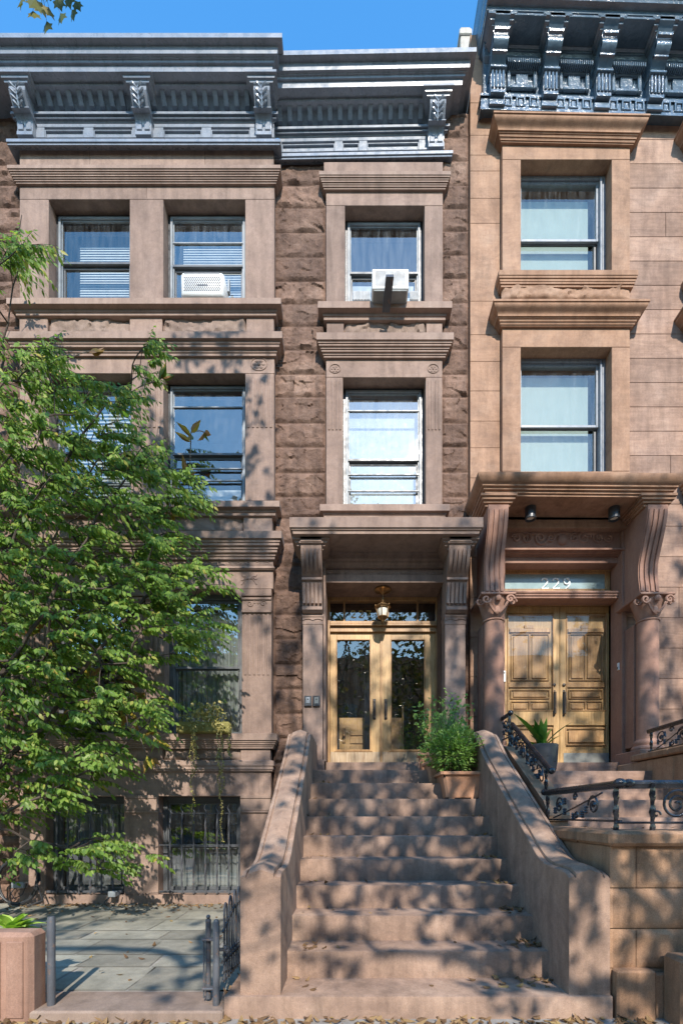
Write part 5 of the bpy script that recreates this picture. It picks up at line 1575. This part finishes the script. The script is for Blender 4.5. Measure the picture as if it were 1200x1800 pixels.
# ------------------------------------------------------------------ street trees behind the camera: their shade dapples the stoops
def proj(x, y, z, back):
    """point that shades (x, y, z) from `back` metres nearer to the sun along y"""
    k = back / -sd.y
    return Vector((x, y, z)) + sd * k
def streettree(name, base, regs, limbs, label, seed, leafL=.13, r0=.16):
    rr = random.Random(seed)
    tg = []
    for (x0, x1, z0, z1, b0, b1, n, dens) in regs:
        cl = [(rr.uniform(x0, x1), rr.uniform(z0, z1), rr.uniform(.25, .6)) for _ in range(max(3, n // 6))]
        for _ in range(n):
            c = rr.choice(cl)
            x = min(x1, max(x0, rr.gauss(c[0], c[2]))); z = min(z1, max(z0, rr.gauss(c[1], c[2])))
            tg.append((proj(x, 6.4, z, rr.uniform(b0, b1)), dens))
    tg = [(p, k) for p, k in tg if p.y < .2 or p.z - CZ > 1.78 * p.y + .35]
    t_ = Tree(limbs, seed); dn = {}
    for p, k in tg: dn[(round(p.x, 4), round(p.y, 4), round(p.z, 4))] = k
    ends = t_.grow([p for p, k in tg], base)
    root = thing(name, (base[0], base[1], 0), label, 'tree', 'street trees over the pavement')
    wd_ = MB(); t_.wood(wd_, r0, .005, .5)
    lv = MB()
    for e in ends:
        p = t_.nodes[e]
        k = dn.get((round(p.x, 4), round(p.y, 4), round(p.z, 4)), 8)
        for _ in range(k):
            q = p + Vector((rr.gauss(0, .17), rr.gauss(0, .2), rr.gauss(0, .15)))
            a = Vector((rr.uniform(-1, 1), rr.uniform(-1, 1), rr.uniform(-1.2, .1)))
            leaf(lv, q, a, Vector((rr.uniform(-.8, .8), rr.uniform(-1, .6), 1)), leafL * rr.uniform(.6, 1.15), 0, .2, 0, True)
    return root, wd_, lv, t_
# (facade x0, x1, z0, z1, distance back from facade min/max, clusters, leaves each)
B1 = (-3.2, -2.6, 0)
limbs1 = [[(-3.2, -2.6, 0), (-3.15, -2.6, 2.5), (-3.0, -2.5, 4.6), (-2.6, -2.2, 7.0), (-2.2, -1.8, 9.5)],
          [(-3.0, -2.5, 4.5), (-2.2, -1.4, 6.2), (-1.6, -.4, 7.6), (-1.3, 1.0, 9.0), (-1.4, 2.2, 9.4)],
          [(-2.9, -2.5, 5.0), (-1.6, -2.6, 7.0), (-.2, -2.4, 8.6)],
          [(-2.2, -1.4, 6.2), (-2.3, .3, 6.9), (-2.1, 1.8, 7.1), (-1.95, 2.75, 6.95)],
          [(-3.0, -2.5, 4.6), (-4.2, -2.8, 6.5), (-4.8, -2.6, 8.5)]]
rg1 = [(-3.2, -.6, 1.2, 5.3, 6.8, 9.0, 72, 8), (-2.7, -1.4, 5.2, 7.7, 3.6, 4.4, 64, 10), (-4.6, -3.2, 1.5, 6.5, 7.0, 9.0, 15, 8), (-2.2, -.4, .2, 2.0, 6.2, 7.6, 12, 8), (-3.2, -1.1, -2.2, -.5, 7.0, 8.8, 16, 8)]
root1, wd1, lv1, T1 = streettree('street_tree', B1, rg1, limbs1, 'street plane tree whose leafy twig hangs in at the top left corner', 5)
# hanging twig of lobed leaves at the top left of the picture
rr = random.Random(8)
lf2 = MB()
tw = Vector((X(70, 3.0), 3.0, Z(-45, 3.0)))
wd1.tube([T1.nodes[min(range(len(T1.nodes)), key=lambda i: (T1.nodes[i] - tw).length)], tw + Vector((-.05, -.1, .12)), tw], [.009, .007, .005], 5)
for (a, b, sz, an) in ((62, -2, 1.0, -.3), (58, 18, .8, .25), (74, 4, .9, -.6), (87, -14, .8, .2), (86, 12, .75, -.1), (82, 36, .85, -.25), (100, -6, .8, .35), (106, 22, .75, .1), (118, -10, .8, .2), (126, 16, .7, .15), (132, 0, .7, .6), (40, -8, .9, -.5), (50, -20, 1, .1), (110, -24, .9, .4), (76, -22, 1, 0), (36, -24, .8, -.3)):
    d = 3.0 + rr.uniform(-.12, .12); p = Vector((X(a, d), d, Z(b, d)))
    wd1.tube([tw + Vector((rr.uniform(-.03, .06), 0, 0)), (tw + p) / 2 + Vector((0, 0, .01)), p], [.003, .002, .0012], 3, cap=False)
    leaf(lv1, p, Vector((math.sin(an), rr.uniform(-.3, .3), -1)), Vector((rr.uniform(-.7, .7), -1, rr.uniform(-.1, .5))), .085 * sz, 0, .35, 0, True)
wd1.build('trunk', M['bark'], root1, smooth=50); lv1.build('crown', M['plane'], root1, smooth=None)
B2 = (3.6, -2.6, 0)
limbs2 = [[(3.6, -2.6, 0), (3.6, -2.6, 2.4), (3.4, -2.5, 4.2), (3.0, -2.3, 6.5), (2.8, -2.2, 8.8)],
          [(3.4, -2.5, 4.0), (2.4, -2.0, 5.2), (1.4, -1.4, 6.2), (.6, -.9, 6.8)],
          [(3.3, -2.4, 4.6), (4.2, -2.0, 6.0), (5.0, -1.6, 7.6)],
          [(3.0, -2.3, 6.3), (1.8, -2.5, 7.6), (.8, -2.4, 8.6)],
          [(3.4, -2.5, 3.8), (2.6, -1.6, 4.2), (1.7, -.9, 4.6)]]
rg2 = [(-.5, 2.3, 1.6, 4.2, 6.8, 9.2, 120, 9), (1.6, 4.6, .8, 5.0, 6.8, 9.2, 130, 9), (-.6, 2.0, -1.4, 1.2, 6.2, 8.2, 120, 9), (1.8, 4.6, -1.6, .8, 6.5, 8.2, 60, 8), (1.4, 2.0, 4.6, 5.4, 7.0, 8.6, 14, 8), (4.6, 8, -1, 5.4, 7, 9.2, 90, 9), (.5, 1.7, -2.4, -1.4, 7.0, 8.6, 30, 11), (-.5, 1.6, -.9, .5, 7.0, 8.8, 36, 9), (-1.3, -.3, -2.4, -1.1, 7.0, 8.6, 9, 8), (1.7, 3.2, -2.6, -1.3, 7, 8.6, 22, 8)]
root2, wd2, lv2, T2 = streettree('street_tree', B2, rg2, limbs2, 'street plane tree behind the viewer, casting the dappled shade on the stoops', 6)
wd2.build('trunk', M['bark'], root2, smooth=50); lv2.build('crown', M['plane'], root2, smooth=None)

# houses across the street, seen only in the window reflections
O = thing('row_house', (0, -24, 0), 'brick row across the street, mirrored in the window panes', 'house')
mb = MB(); mb.box(-34, 34, -36, -24, 0, 13.5, .02); mb.box(-34, 34, -24, -23.6, 12.9, 13.8, .05)
mb.build('wall', M['osb'], O)
mb = MB()
for i in range(-15, 16):
    for j in range(3): mb.box(i * 2.2 - .55, i * 2.2 + .55, -23.99, -23.95, 1.6 + j * 3.3, 3.6 + j * 3.3, .02)
mb.build('window', M['sash'], O)

# ------------------------------------------------------------------ potted plants
def squarepot(cx, cy, z, w0, w1, h, mat, name, label, cat='pot', group=None, rim=.035):
    o = thing(name, (cx, cy, z), label, cat, group)
    mb = MB(); n = 5
    def ring(hw, zz, c=.12):
        k = hw * c
        return [(cx - hw + k, cy - hw, zz), (cx + hw - k, cy - hw, zz), (cx + hw, cy - hw + k, zz), (cx + hw, cy + hw - k, zz), (cx + hw - k, cy + hw, zz), (cx - hw + k, cy + hw, zz), (cx - hw, cy + hw - k, zz), (cx - hw, cy - hw + k, zz)]
    prof = [(w0 / 2 * .97, z + .012), (w0 / 2, z + .02)] + [(w0 / 2 + (w1 * .9 - w0) / 2 * (i / 6) ** 1.3, z + .02 + (h - rim - .02) * i / 6) for i in range(1, 7)] + [(w1 / 2 - .004, z + h - rim), (w1 / 2, z + h - rim + .006), (w1 / 2, z + h - .006), (w1 / 2 - .006, z + h), (w1 / 2 - .025, z + h), (w1 / 2 - .03, z + h - .05)]
    vs = [p for r_, zz in prof for p in ring(r_, zz)]
    fs = []
    for i in range(len(prof) - 1):
        for k in range(8): fs.append((i * 8 + k, i * 8 + (k + 1) % 8, (i + 1) * 8 + (k + 1) % 8, (i + 1) * 8 + k))
    fs.append(tuple(range(8))[::-1]); mb.add(vs, fs)
    for sx in (-1, 1):
        for sy in (-1, 1): mb.box(cx + sx * w0 * .33 - .03, cx + sx * w0 * .33 + .03, cy + sy * w0 * .4 - .03, cy + sy * w0 * .4 + .03, z, z + .014, .002)
    for sx in (-1, 1):
        for q in range(2):
            mb.tube([(cx + sx * (.04 + .1 * math.sin(t_ * PI / 2)), cy - w1 * .43 + .0 + (1 - t_) * -.0 + .028 * t_, z + h - rim - .03 - q * .014 - .07 * t_ ** 2) for t_ in [i / 7 for i in range(8)]], .004, 4)
    b = mb.build('pot', M[mat], o, smooth=30)
    mb = MB(); mb.box(cx - w1 * .43, cx + w1 * .43, cy - w1 * .43, cy + w1 * .43, z + h - .06, z + h - .035, 0); mb.build('soil', M['soil'], o)
    return o
def bush(o, name, mat, c, rad, n, ll, lw, seed, up=.4, stems=14, fine=False):
    rr = random.Random(seed); lv = MB(); wd_ = MB(); c = Vector(c)
    for k in range(n):
        v = Vector((rr.gauss(0, 1), rr.gauss(0, 1), rr.gauss(0, 1))).normalized() * (rr.random() ** .45)
        lump = 1 + .22 * noise.noise(v * 2.6 + Vector((seed, 0, 0)))
        p = c + Vector((v.x * rad[0], v.y * rad[1], v.z * rad[2])) * lump
        ax = (v + Vector((rr.uniform(-.5, .5), rr.uniform(-.5, .5), up + rr.uniform(-.3, .4)))).normalized()
        for q in range(4 if not fine else 7):
            a = ax + Vector((rr.uniform(-.9, .9), rr.uniform(-.9, .9), rr.uniform(-.5, .5))) * (.8 if not fine else .45)
            leaf(lv, p + ax * q * ll * .35, a, Vector((rr.uniform(-1, 1), rr.uniform(-1, 0), 1)), ll * rr.uniform(.7, 1.2), ll * lw, .2, .1)
    for k in range(stems):
        v = Vector((rr.uniform(-.8, .8), rr.uniform(-.8, .8), rr.uniform(-.1, .9)))
        e = c + Vector((v.x * rad[0], v.y * rad[1], v.z * rad[2]))
        b = Vector((c.x + v.x * .03, c.y + v.y * .03, WL[o.name].z + .2))
        wd_.tube([b, (b + e) / 2 + Vector((0, 0, .02)), e], [.006, .004, .002], 4, cap=False)
    lv.build(name, M[mat], o, smooth=40); wd_.build('stem', M['bark'], o)
px_, pd = X(809, 5.2), 5.25
o = squarepot(px_, 5.26, 1.498, .36, .5, .29, 'terra', 'potted_shrub', 'square terracotta pot with a dense round bright green shrub, front of the stoop pots', 'potted plant', 'terracotta pots on the stoop')
bush(o, 'foliage', 'box', (px_ - .08, 5.2, 2.035), (.315, .25, .245), 1200, .036, .24, 3, .15)
px2 = X(772, 5.6)
o = squarepot(px2, 5.62, 1.683, .26, .36, .26, 'terra', 'potted_shrub', 'terracotta pot behind the front pot holding a feathery light green bush', 'potted plant', 'terracotta pots on the stoop')
bush(o, 'foliage', 'feather', (X(785, 5.6), 5.6, Z(1290, 5.6)), (.17, .15, .22), 360, .03, .09, 5, .9, fine=True)
px3 = X(752, 5.95)
o = squarepot(px3 + .02, 5.98, 1.857, .2, .28, .24, 'terra', 'potted_shrub', 'small terracotta pot by the door with an open airy shrub of glossy leaves', 'potted plant', 'terracotta pots on the stoop')
rr = random.Random(15); lv = MB(); wd_ = MB()
for (a, b) in ((735, 1240), (745, 1258), (760, 1236), (778, 1222), (800, 1232), (815, 1222), (822, 1240), (812, 1262), (828, 1255), (740, 1278), (752, 1290), (795, 1222), (768, 1252), (806, 1246), (750, 1300), (742, 1318), (738, 1262), (818, 1275)):
    d = 5.95 + rr.uniform(-.1, .15); e = Vector((X(a, d), d, Z(b, d))); b0 = Vector((px3 + .02, 5.97, 2.05)); m_ = (b0 + e) / 2 + Vector((rr.uniform(-.04, .04), 0, .03))
    wd_.tube([b0, m_, e], [.006, .004, .002], 4, cap=False)
    for k in range(26):
        p = (m_ + (e - m_) * rr.uniform(.2, 1.1)) + Vector((rr.gauss(0, .035), rr.gauss(0, .035), rr.gauss(0, .03)))
        leaf(lv, p, Vector((rr.uniform(-1, 1), rr.uniform(-1, 1), rr.uniform(-.4, 1))), Vector((rr.uniform(-1, 1), -1, 1)), rr.uniform(.04, .062), .018, .2, .1)
lv.build('foliage', M['box'], o, smooth=40); wd_.build('stem', M['bark'], o)
# planter of 229
d = 6.05; cxq = X(954, d)
o = thing('potted_plant', (cxq, d, 1.845), 'dark slate planter with sword shaped green leaves in front of the 229 door', 'potted plant')
mb = MB(); mb.lathe([(.13, 1.845), (.15, 1.86), (.172, 2.0), (.182, 2.16), (.184, 2.215), (.176, 2.22), (.165, 2.17)], cxq, d, 28); mb.build('pot', M['slate'], o)
mb = MB(); mb.lathe([(.17, 2.13), (.17, 2.17)], cxq, d, 16); mb.build('soil', M['soil'], o)
mb = MB()
for (a, b, w_) in ((897, 1246, .05), (918, 1262, .044), (925, 1275, .03), (937, 1256, .036), (950, 1254, .032), (935, 1268, .034), (962, 1252, .03), (1010, 1264, .03), (988, 1290, .026), (972, 1275, .032), (905, 1300, .026), (955, 1262, .034), (940, 1285, .03), (980, 1306, .024), (928, 1288, .03), (948, 1272, .034)):
    dd = d - rr.uniform(-.1, .16); tip = Vector((X(a, dd), dd, Z(b, dd))); b0 = Vector((cxq - .01 + rr.uniform(-.03, .03), d + rr.uniform(-.03, .03), 2.17))
    v = tip - b0; blade(mb, b0, v + Vector((0, 0, v.length * .2)), v.length * 1.08, w_ * 1.35, .2, .3, 9)
mb.build('foliage', M['snake'], o)

# window box with dry trailing vines on the parlour sill
d = 6.28
o = thing('window_box', (X(358, d), d, Z(1290, d)), 'tan window box with withered trailing vines on the parlour window sill', 'planter')
mb = MB(); zb_ = Z(1290, d)
mb.box(X(312, d), X(405, d), d - .06, d + .08, zb_ + .005, Z(1270, d), .015); mb.build('box', M['vine'], o)
mb = MB(); rr = random.Random(4)
for k in range(260):
    p = Vector((X(rr.uniform(318, 398), d), d + rr.uniform(-.09, .06), Z(rr.uniform(1252, 1284), d)))
    leaf(mb, p, Vector((rr.uniform(-1, 1), rr.uniform(-1, .3), rr.uniform(-.8, 1))), Vector((rr.uniform(-1, 1), -1, 1)), rr.uniform(.03, .06), .014, .3, .2)
for k in range(60):
    p = Vector((X(rr.uniform(340, 390), d), d + rr.uniform(-.05, .06), Z(rr.uniform(1232, 1262), d)))
    leaf(mb, p, Vector((rr.uniform(-1, 1), rr.uniform(-1, .3), -1)), Vector((rr.uniform(-1, 1), -1, 1)), rr.uniform(.06, .09), .022, .3, .2)
mb.build('foliage', M['vine'], o)
vn = MB(); vl = MB()
for (a, ye) in ((337, 1445), (341, 1360), (384, 1400), (388, 1478), (391, 1390), (402, 1330), (344, 1330)):
    dd = d - .1; y0 = 1272; pts = []
    n = 24
    for i in range(n + 1):
        yy_ = y0 + (ye - y0) * i / n
        pts.append(Vector((X(a + 2.2 * math.sin(i * .9 + a), dd), dd - .04 * math.sin(i * .2), Z(yy_, dd))))
    vn.tube(pts, .003, 4)
    for p in pts[1:]:
        for q in range(4):
            leaf(vl, p + Vector((0, 0, rr.uniform(-.03, .03))), Vector((rr.uniform(-1, 1), rr.uniform(-1, 1), rr.uniform(-1, .2))), Vector((rr.uniform(-1, 1), -1, 1)), rr.uniform(.02, .035), .009, .3, .2)
vn.build('vine_stem', M['vine'], o); vl.build('vine_leaves', M['vine'], o)

# ------------------------------------------------------------------ air conditioners
d = 6.3
o = thing('air_conditioner', (X(356, d), d, Z(518, d)), 'rounded white air conditioner with a slotted cover in the second top floor bay window', 'air conditioner')
x0, x1, z0, z1 = X(317, d), X(393, d), Z(519, d), Z(476, d)
mb = MB(); mb.box(x0, x1, d, d + .3, z0, z1, .03); b = mb.build('housing', M['white'], o, smooth=50)
mb = MB()
for r_ in range(9):
    for c in range(18):
        xx = x0 + .045 + (x1 - x0 - .09) * (c + (.5 if r_ % 2 else 0)) / 18
        zz = z0 + .06 + (z1 - z0 - .13) * r_ / 9
        mb.box(xx, xx + .019, d - .003, d + .004, zz, zz + .013, 0)
b_g = mb.build('grille', M['sash'], b, smooth=None); mb = MB()
for c in range(30): mb.box(x0 + .05 + (x1 - x0 - .1) * c / 30, x0 + .05 + (x1 - x0 - .1) * c / 30 + .01, d - .003, d + .004, z1 - .045, z1 - .02, 0)
mb.box((x0 + x1) / 2 - .07, (x0 + x1) / 2 + .07, d - .004, d + .003, z0 + .125, z0 + .145, .002)
mb.build('louvre', M['sash'], b, smooth=None)
mb = MB(); mb.box(x0 + .02, x1 + .04, d + .03, d + .3, Z(520, d), z0 - .002, .004); mb.build('base_tray', M['kerb'], o)
mb = MB(); mb.box(x1, X(405, 6.56), 6.5, 6.56, Z(520, 6.56), Z(498, 6.56), .003); mb.build('side_panel', M['alu'], o)
d = 6.2
o = thing('air_conditioner', (X(685, d), d, Z(520, d)), 'weathered white air conditioner propped on a slanting grey bar, above the entrance', 'air conditioner')
x0, x1, z0, z1 = X(654, d), X(718, d), Z(507, d), Z(472, d)
mb = MB(); mb.box(x0, x1, d, d + .42, z0, z1, .008); b = mb.build('housing', M['white'], o)
mb = MB()
for k in range(14): mb.box(x0 + .04, x1 - .04, d - .004, d + .002, z0 + .04 + k * .0145, z0 + .046 + k * .0145, .001)
for k in range(18): mb.box(x0 + .04 + (x1 - x0 - .08) * k / 18, x0 + .043 + (x1 - x0 - .08) * k / 18, d - .005, d + .002, z0 + .04, z1 - .03, 0)
mb.build('coil_grille', paint('scuffed_grille', (.55, .56, .57), .5, (.25, .25, .26), .4, .4, 60), b, smooth=None)
mb = MB(); mb.box(x0 + .02, x1 - .02, d + .01, d + .4, z0 - .02, z0 - .002, .003); mb.build('base_tray', M['curtain'], o)
mb = MB(); k = .05
pA = Vector((X(685, 6.02), 6.02, Z(484, 6.02))); pB = Vector((X(678, 6.33), 6.33, Z(547, 6.33)))
ax = (pB - pA).normalized(); sx = Vector((1, 0, 0)); up = sx.cross(ax).normalized()
hw = .05
mb.add([pA + sx * a * hw + up * b_ * .03 for a, b_ in ((-1, -1), (1, -1), (1, 1), (-1, 1))] + [pB + sx * a * hw + up * b_ * .03 for a, b_ in ((-1, -1), (1, -1), (1, 1), (-1, 1))], [(0, 1, 2, 3), (7, 6, 5, 4), (0, 4, 5, 1), (1, 5, 6, 2), (2, 6, 7, 3), (3, 7, 4, 0)])
mb.build('support_bar', M['greyiron'], o, smooth=None)
mb = MB()
for a, c in ((620, 651), (720, 735)):
    n = 12
    for q in range(n): mb.box(X(a, 6.55) + (X(c, 6.55) - X(a, 6.55)) * q / n, X(a, 6.55) + (X(c, 6.55) - X(a, 6.55)) * (q + .6) / n, 6.54, 6.57, Z(527, 6.55), Z(512, 6.55), .003)
    mb.box(X(a, 6.55), X(c, 6.55), 6.55, 6.575, Z(528, 6.55), Z(511, 6.55), .003)
mb.build('side_panel', M['alu'], o)

# ------------------------------------------------------------------ lamps and small fittings
d = 6.62; lx = X(672.5, d); zc_ = CZ + 3.16
o = thing('porch_lantern', (lx, d, zc_), 'bronze hanging porch lantern with frosted glass over the left doors', 'lantern')
mb = MB(); mb.lathe([(.115, zc_ - .0), (.12, zc_ - .02), (.1, zc_ - .03), (.06, zc_ - .035), (.03, zc_ - .06), (.012, zc_ - .08)], lx, d, 20); mb.build('ceiling_plate', M['brass'], o)
zt_ = Z(1066, d)
mb = MB(); mb.tube([(lx, d, zc_ - .06), (lx, d, zt_ + .06)], .006, 8)
mb.lathe([(.008, zt_ + .09), (.02, zt_ + .075), (.012, zt_ + .06), (.03, zt_ + .05), (.085, zt_ + .01), (.115, zt_ - .015), (.1, zt_ - .025), (.09, zt_ - .03)], lx, d, 12)
zbq = Z(1088, d)
mb.lathe([(.07, zbq + .03), (.075, zbq + .02), (.05, zbq), (.02, zbq - .02), (.015, zbq - .035), (.004, zbq - .045)], lx, d, 12)
for k in range(6):
    a = k * PI / 3 + .3
    mb.tube([(lx + .095 * math.cos(a), d + .095 * math.sin(a), zt_ - .02), (lx + .088 * math.cos(a), d + .088 * math.sin(a), (zt_ + zbq) / 2), (lx + .07 * math.cos(a), d + .07 * math.sin(a), zbq + .02)], .007, 5)
    mb.ball((lx + .11 * math.cos(a), d + .11 * math.sin(a), zt_ + .0), .012, 6)
mb.build('frame', M['brass'], o)
mb = MB(); mb.lathe([(.055, zt_ - .028), (.08, zt_ - .05), (.078, (zt_ + zbq) / 2), (.055, zbq + .025)], lx, d, 18); mb.build('lamp_glass', M['frost'], o)
for px_, lab in ((932, 'black cylinder spotlight under the 229 hood, near its left bracket'), (1079, 'black cylinder spotlight under the 229 hood, near its right bracket')):
    d = 6.2; xx = X(px_, d); zz = Z(865, 5.9) - .002
    o = thing('spotlight', (xx, d, zz), lab, 'spotlight', 'spotlights under the 229 hood')
    mb = MB(); mb.lathe([(.068, zz), (.07, zz - .01), (.07, zz - .15), (.066, zz - .155), (.055, zz - .155), (.052, zz - .12)], xx, d, 24); mb.build('can', M['blackframe'], o)
    mb = MB(); mb.lathe([(.05, zz - .13), (.03, zz - .135)], xx, d, 20); mb.build('lamp_glass', M['frost'], o)
for px_, lab in ((541, 'small black video intercom on the left door pilaster, left of the pair'), (556, 'small black video intercom on the left door pilaster, right of the pair')):
    d = 6.27; o = thing('intercom', (X(px_, d), 6.3, Z(1232, d)), lab, 'intercom', 'intercoms beside the left door')
    mb = MB(); mb.box(X(px_ - 6.5, d), X(px_ + 6.5, d), d, 6.299, Z(1241.5, d), Z(1223, d), .006); mb.build('housing', M['blackframe'], o)
    mb = MB(); mb.box(X(px_ - 3.5, d), X(px_ + 3.5, d), d - .006, d, Z(1237, d), Z(1226, d), .003); mb.build('faceplate', M['alu'] if px_ < 550 else M['steel'], o)
    mb = MB(); mb.ball((X(px_, d), d - .008, Z(1229.5, d)), .01, 8, (1, .4, 1)); mb.build('lens', M['iron'], o)
d = 6.3; o = thing('letter_box', (X(884, d), d, Z(1200, d)), 'small white box mounted beside the left column of 229', 'box')
mb = MB(); mb.box(X(879, d), X(889, d), d, d + .06, Z(1199, d), Z(1179, d), .006); mb.build('housing', M['white'], o); mb = MB(); mb.box(X(880.5, d), X(887.5, d), d - .004, d, Z(1184, d), Z(1182, d), .001); mb.build('slot', M['sash'], o)
d = 6.3; o = thing('security_camera', (X(892, d), d, Z(1046, d)), 'dark security camera beside the left capital of 229', 'camera')
mb = MB(); mb.tube([(X(884, d), d + .05, Z(1044, d)), (X(896, d), d - .06, Z(1047, d))], .028, 12); mb.build('housing', M['frame229'], o); mb = MB(); mb.ball((X(896, d), d - .065, Z(1047, d)), .02, 8); mb.build('lens', M['iron'], o)
mb = MB(); mb.tube([(X(90, 6.55), 6.5, .5)] * 1 + [(X(90, 6.55), 6.5, .49)], .01, 6)
d = 6.3; o = thing('doorbell', (3.73, 6.5, Z(1172, 6.5)), 'small white doorbell on the door reveal of 229', 'doorbell')
mb = MB(); mb.box(3.705, 3.722, 6.52, 6.56, Z(1177, 6.5), Z(1164, 6.5), .003); mb.build('housing', M['white'], o)
mb = MB(); mb.box(3.70, 3.706, 6.53, 6.55, Z(1175, 6.5), Z(1171, 6.5), .001); mb.build('button', M['sash'], o)

# hose reel and outdoor sockets against the basement wall
d = 6.3; hx, hz = X(34, d), Z(1545, d)
mb = MB(); rr = random.Random(2); pts = []
for i in range(160):
    a = i / 160 * 2 * PI * 6
    pts.append((hx + (.27 + .02 * math.sin(i * .35)) * math.cos(a) , d - .02 * (i % 27) / 9 + rr.uniform(-.006, .006), hz + (.3 + .015 * math.sin(i * .21)) * math.sin(a) - .03))
pts += [(hx + .3, d - .1, .4), (hx + .38, d - .1, .2), (hx + .2, d - .15, .13)]
mb.tube(pts, .012, 6)
tag(mb.build('garden_hose', M['rubber'], origin=(hx, d, .11)), 'coiled black garden hose hanging on the basement wall at the left edge', 'hose')
for k, (px_, py_) in enumerate(((34, 1557), (198, 1573))):
    d = 6.32; xx, zz = X(px_, d), Z(py_, d)
    o = thing('outdoor_socket', (xx, d, zz), ['grey weatherproof socket box inside the hose coil', 'small grey weatherproof socket with a looped cable under the left basement window'][k], 'socket')
    mb = MB(); mb.box(xx - .09 + k * .04, xx + .09 - k * .04, d - .04, d + .04, zz - .035, zz + .045, .01); mb.build('housing', M['alu'], o)
    mb = MB(); mb.tube([(xx - .03, d, zz), (xx - .1, d - .02, zz - .1), (xx - .04, d - .04, zz - .17), (xx + .06, d - .03, zz - .12), (xx + .1, d, zz + .02)], .007, 5); mb.build('cable', M['rubber'], o)
    mb = MB(); mb.box(xx - .05, xx + .05, d + .04, DB + .12, zz - .02, zz + .02, .002); mb.build('bracket', M['alu'], o)

# ------------------------------------------------------------------ fallen leaves
rr = random.Random(77); lv = MB()
def fl(x, y, z, s=1):
    an = rr.random() * 2 * PI
    leaf(lv, Vector((x, y, z + .006 + rr.random() * .012)), Vector((math.cos(an), math.sin(an), rr.uniform(-.05, .3))), Vector((rr.uniform(-.5, .5), rr.uniform(-.5, .5), 1)), rr.uniform(.04, .09) * s, rr.uniform(.012, .024) * s, rr.uniform(.2, .8), rr.uniform(-.4, .3))
for i, (d, z) in enumerate(noses):
    y1 = noses[i + 1][0] if i < 9 else 6.3
    nR = [26, 26, 22, 12, 9, 6, 4, 4, 3, 3][i]
    for _ in range(nR): fl(XR - abs(rr.gauss(0, .11 if i else .25)) - .02, rr.uniform(max(d + .03, y1 - .2), y1 - .02), z, .9)
    for _ in range([4, 9, 4, 6, 5, 4, 3, 2, 2, 1][i]): fl(XL + abs(rr.gauss(0, .18)) + .02, rr.uniform(d + .03, y1 - .02), z, .8)
    for _ in range(3): fl(rr.uniform(XL, XR), rr.uniform(d + .04, y1 - .03), z, .7)
for _ in range(620): fl(rr.uniform(-2.6, 2.8), 2.94 - abs(rr.gauss(0, .16)), .05)
for _ in range(230): fl(rr.uniform(-4.5, -.75), 6.38 - abs(rr.gauss(0, .14)), YZ, .9)
for _ in range(70): fl(rr.uniform(-4.2, -.75), rr.uniform(3.3, 6.3), YZ, .8)
for _ in range(90): fl(-.73 - abs(rr.gauss(0, .06)), rr.uniform(3.1, 5.6), YZ, .9)
for _ in range(40): fl(rr.uniform(1.65, 3.4), rr.uniform(2.98, 3.36), 1.226, .5)
tag(lv.build('fallen_leaves', M['dry'], origin=(0, 3, 0), smooth=None), 'dry brown fallen leaves scattered on steps, yard and sidewalk', 'leaves', kind='stuff')
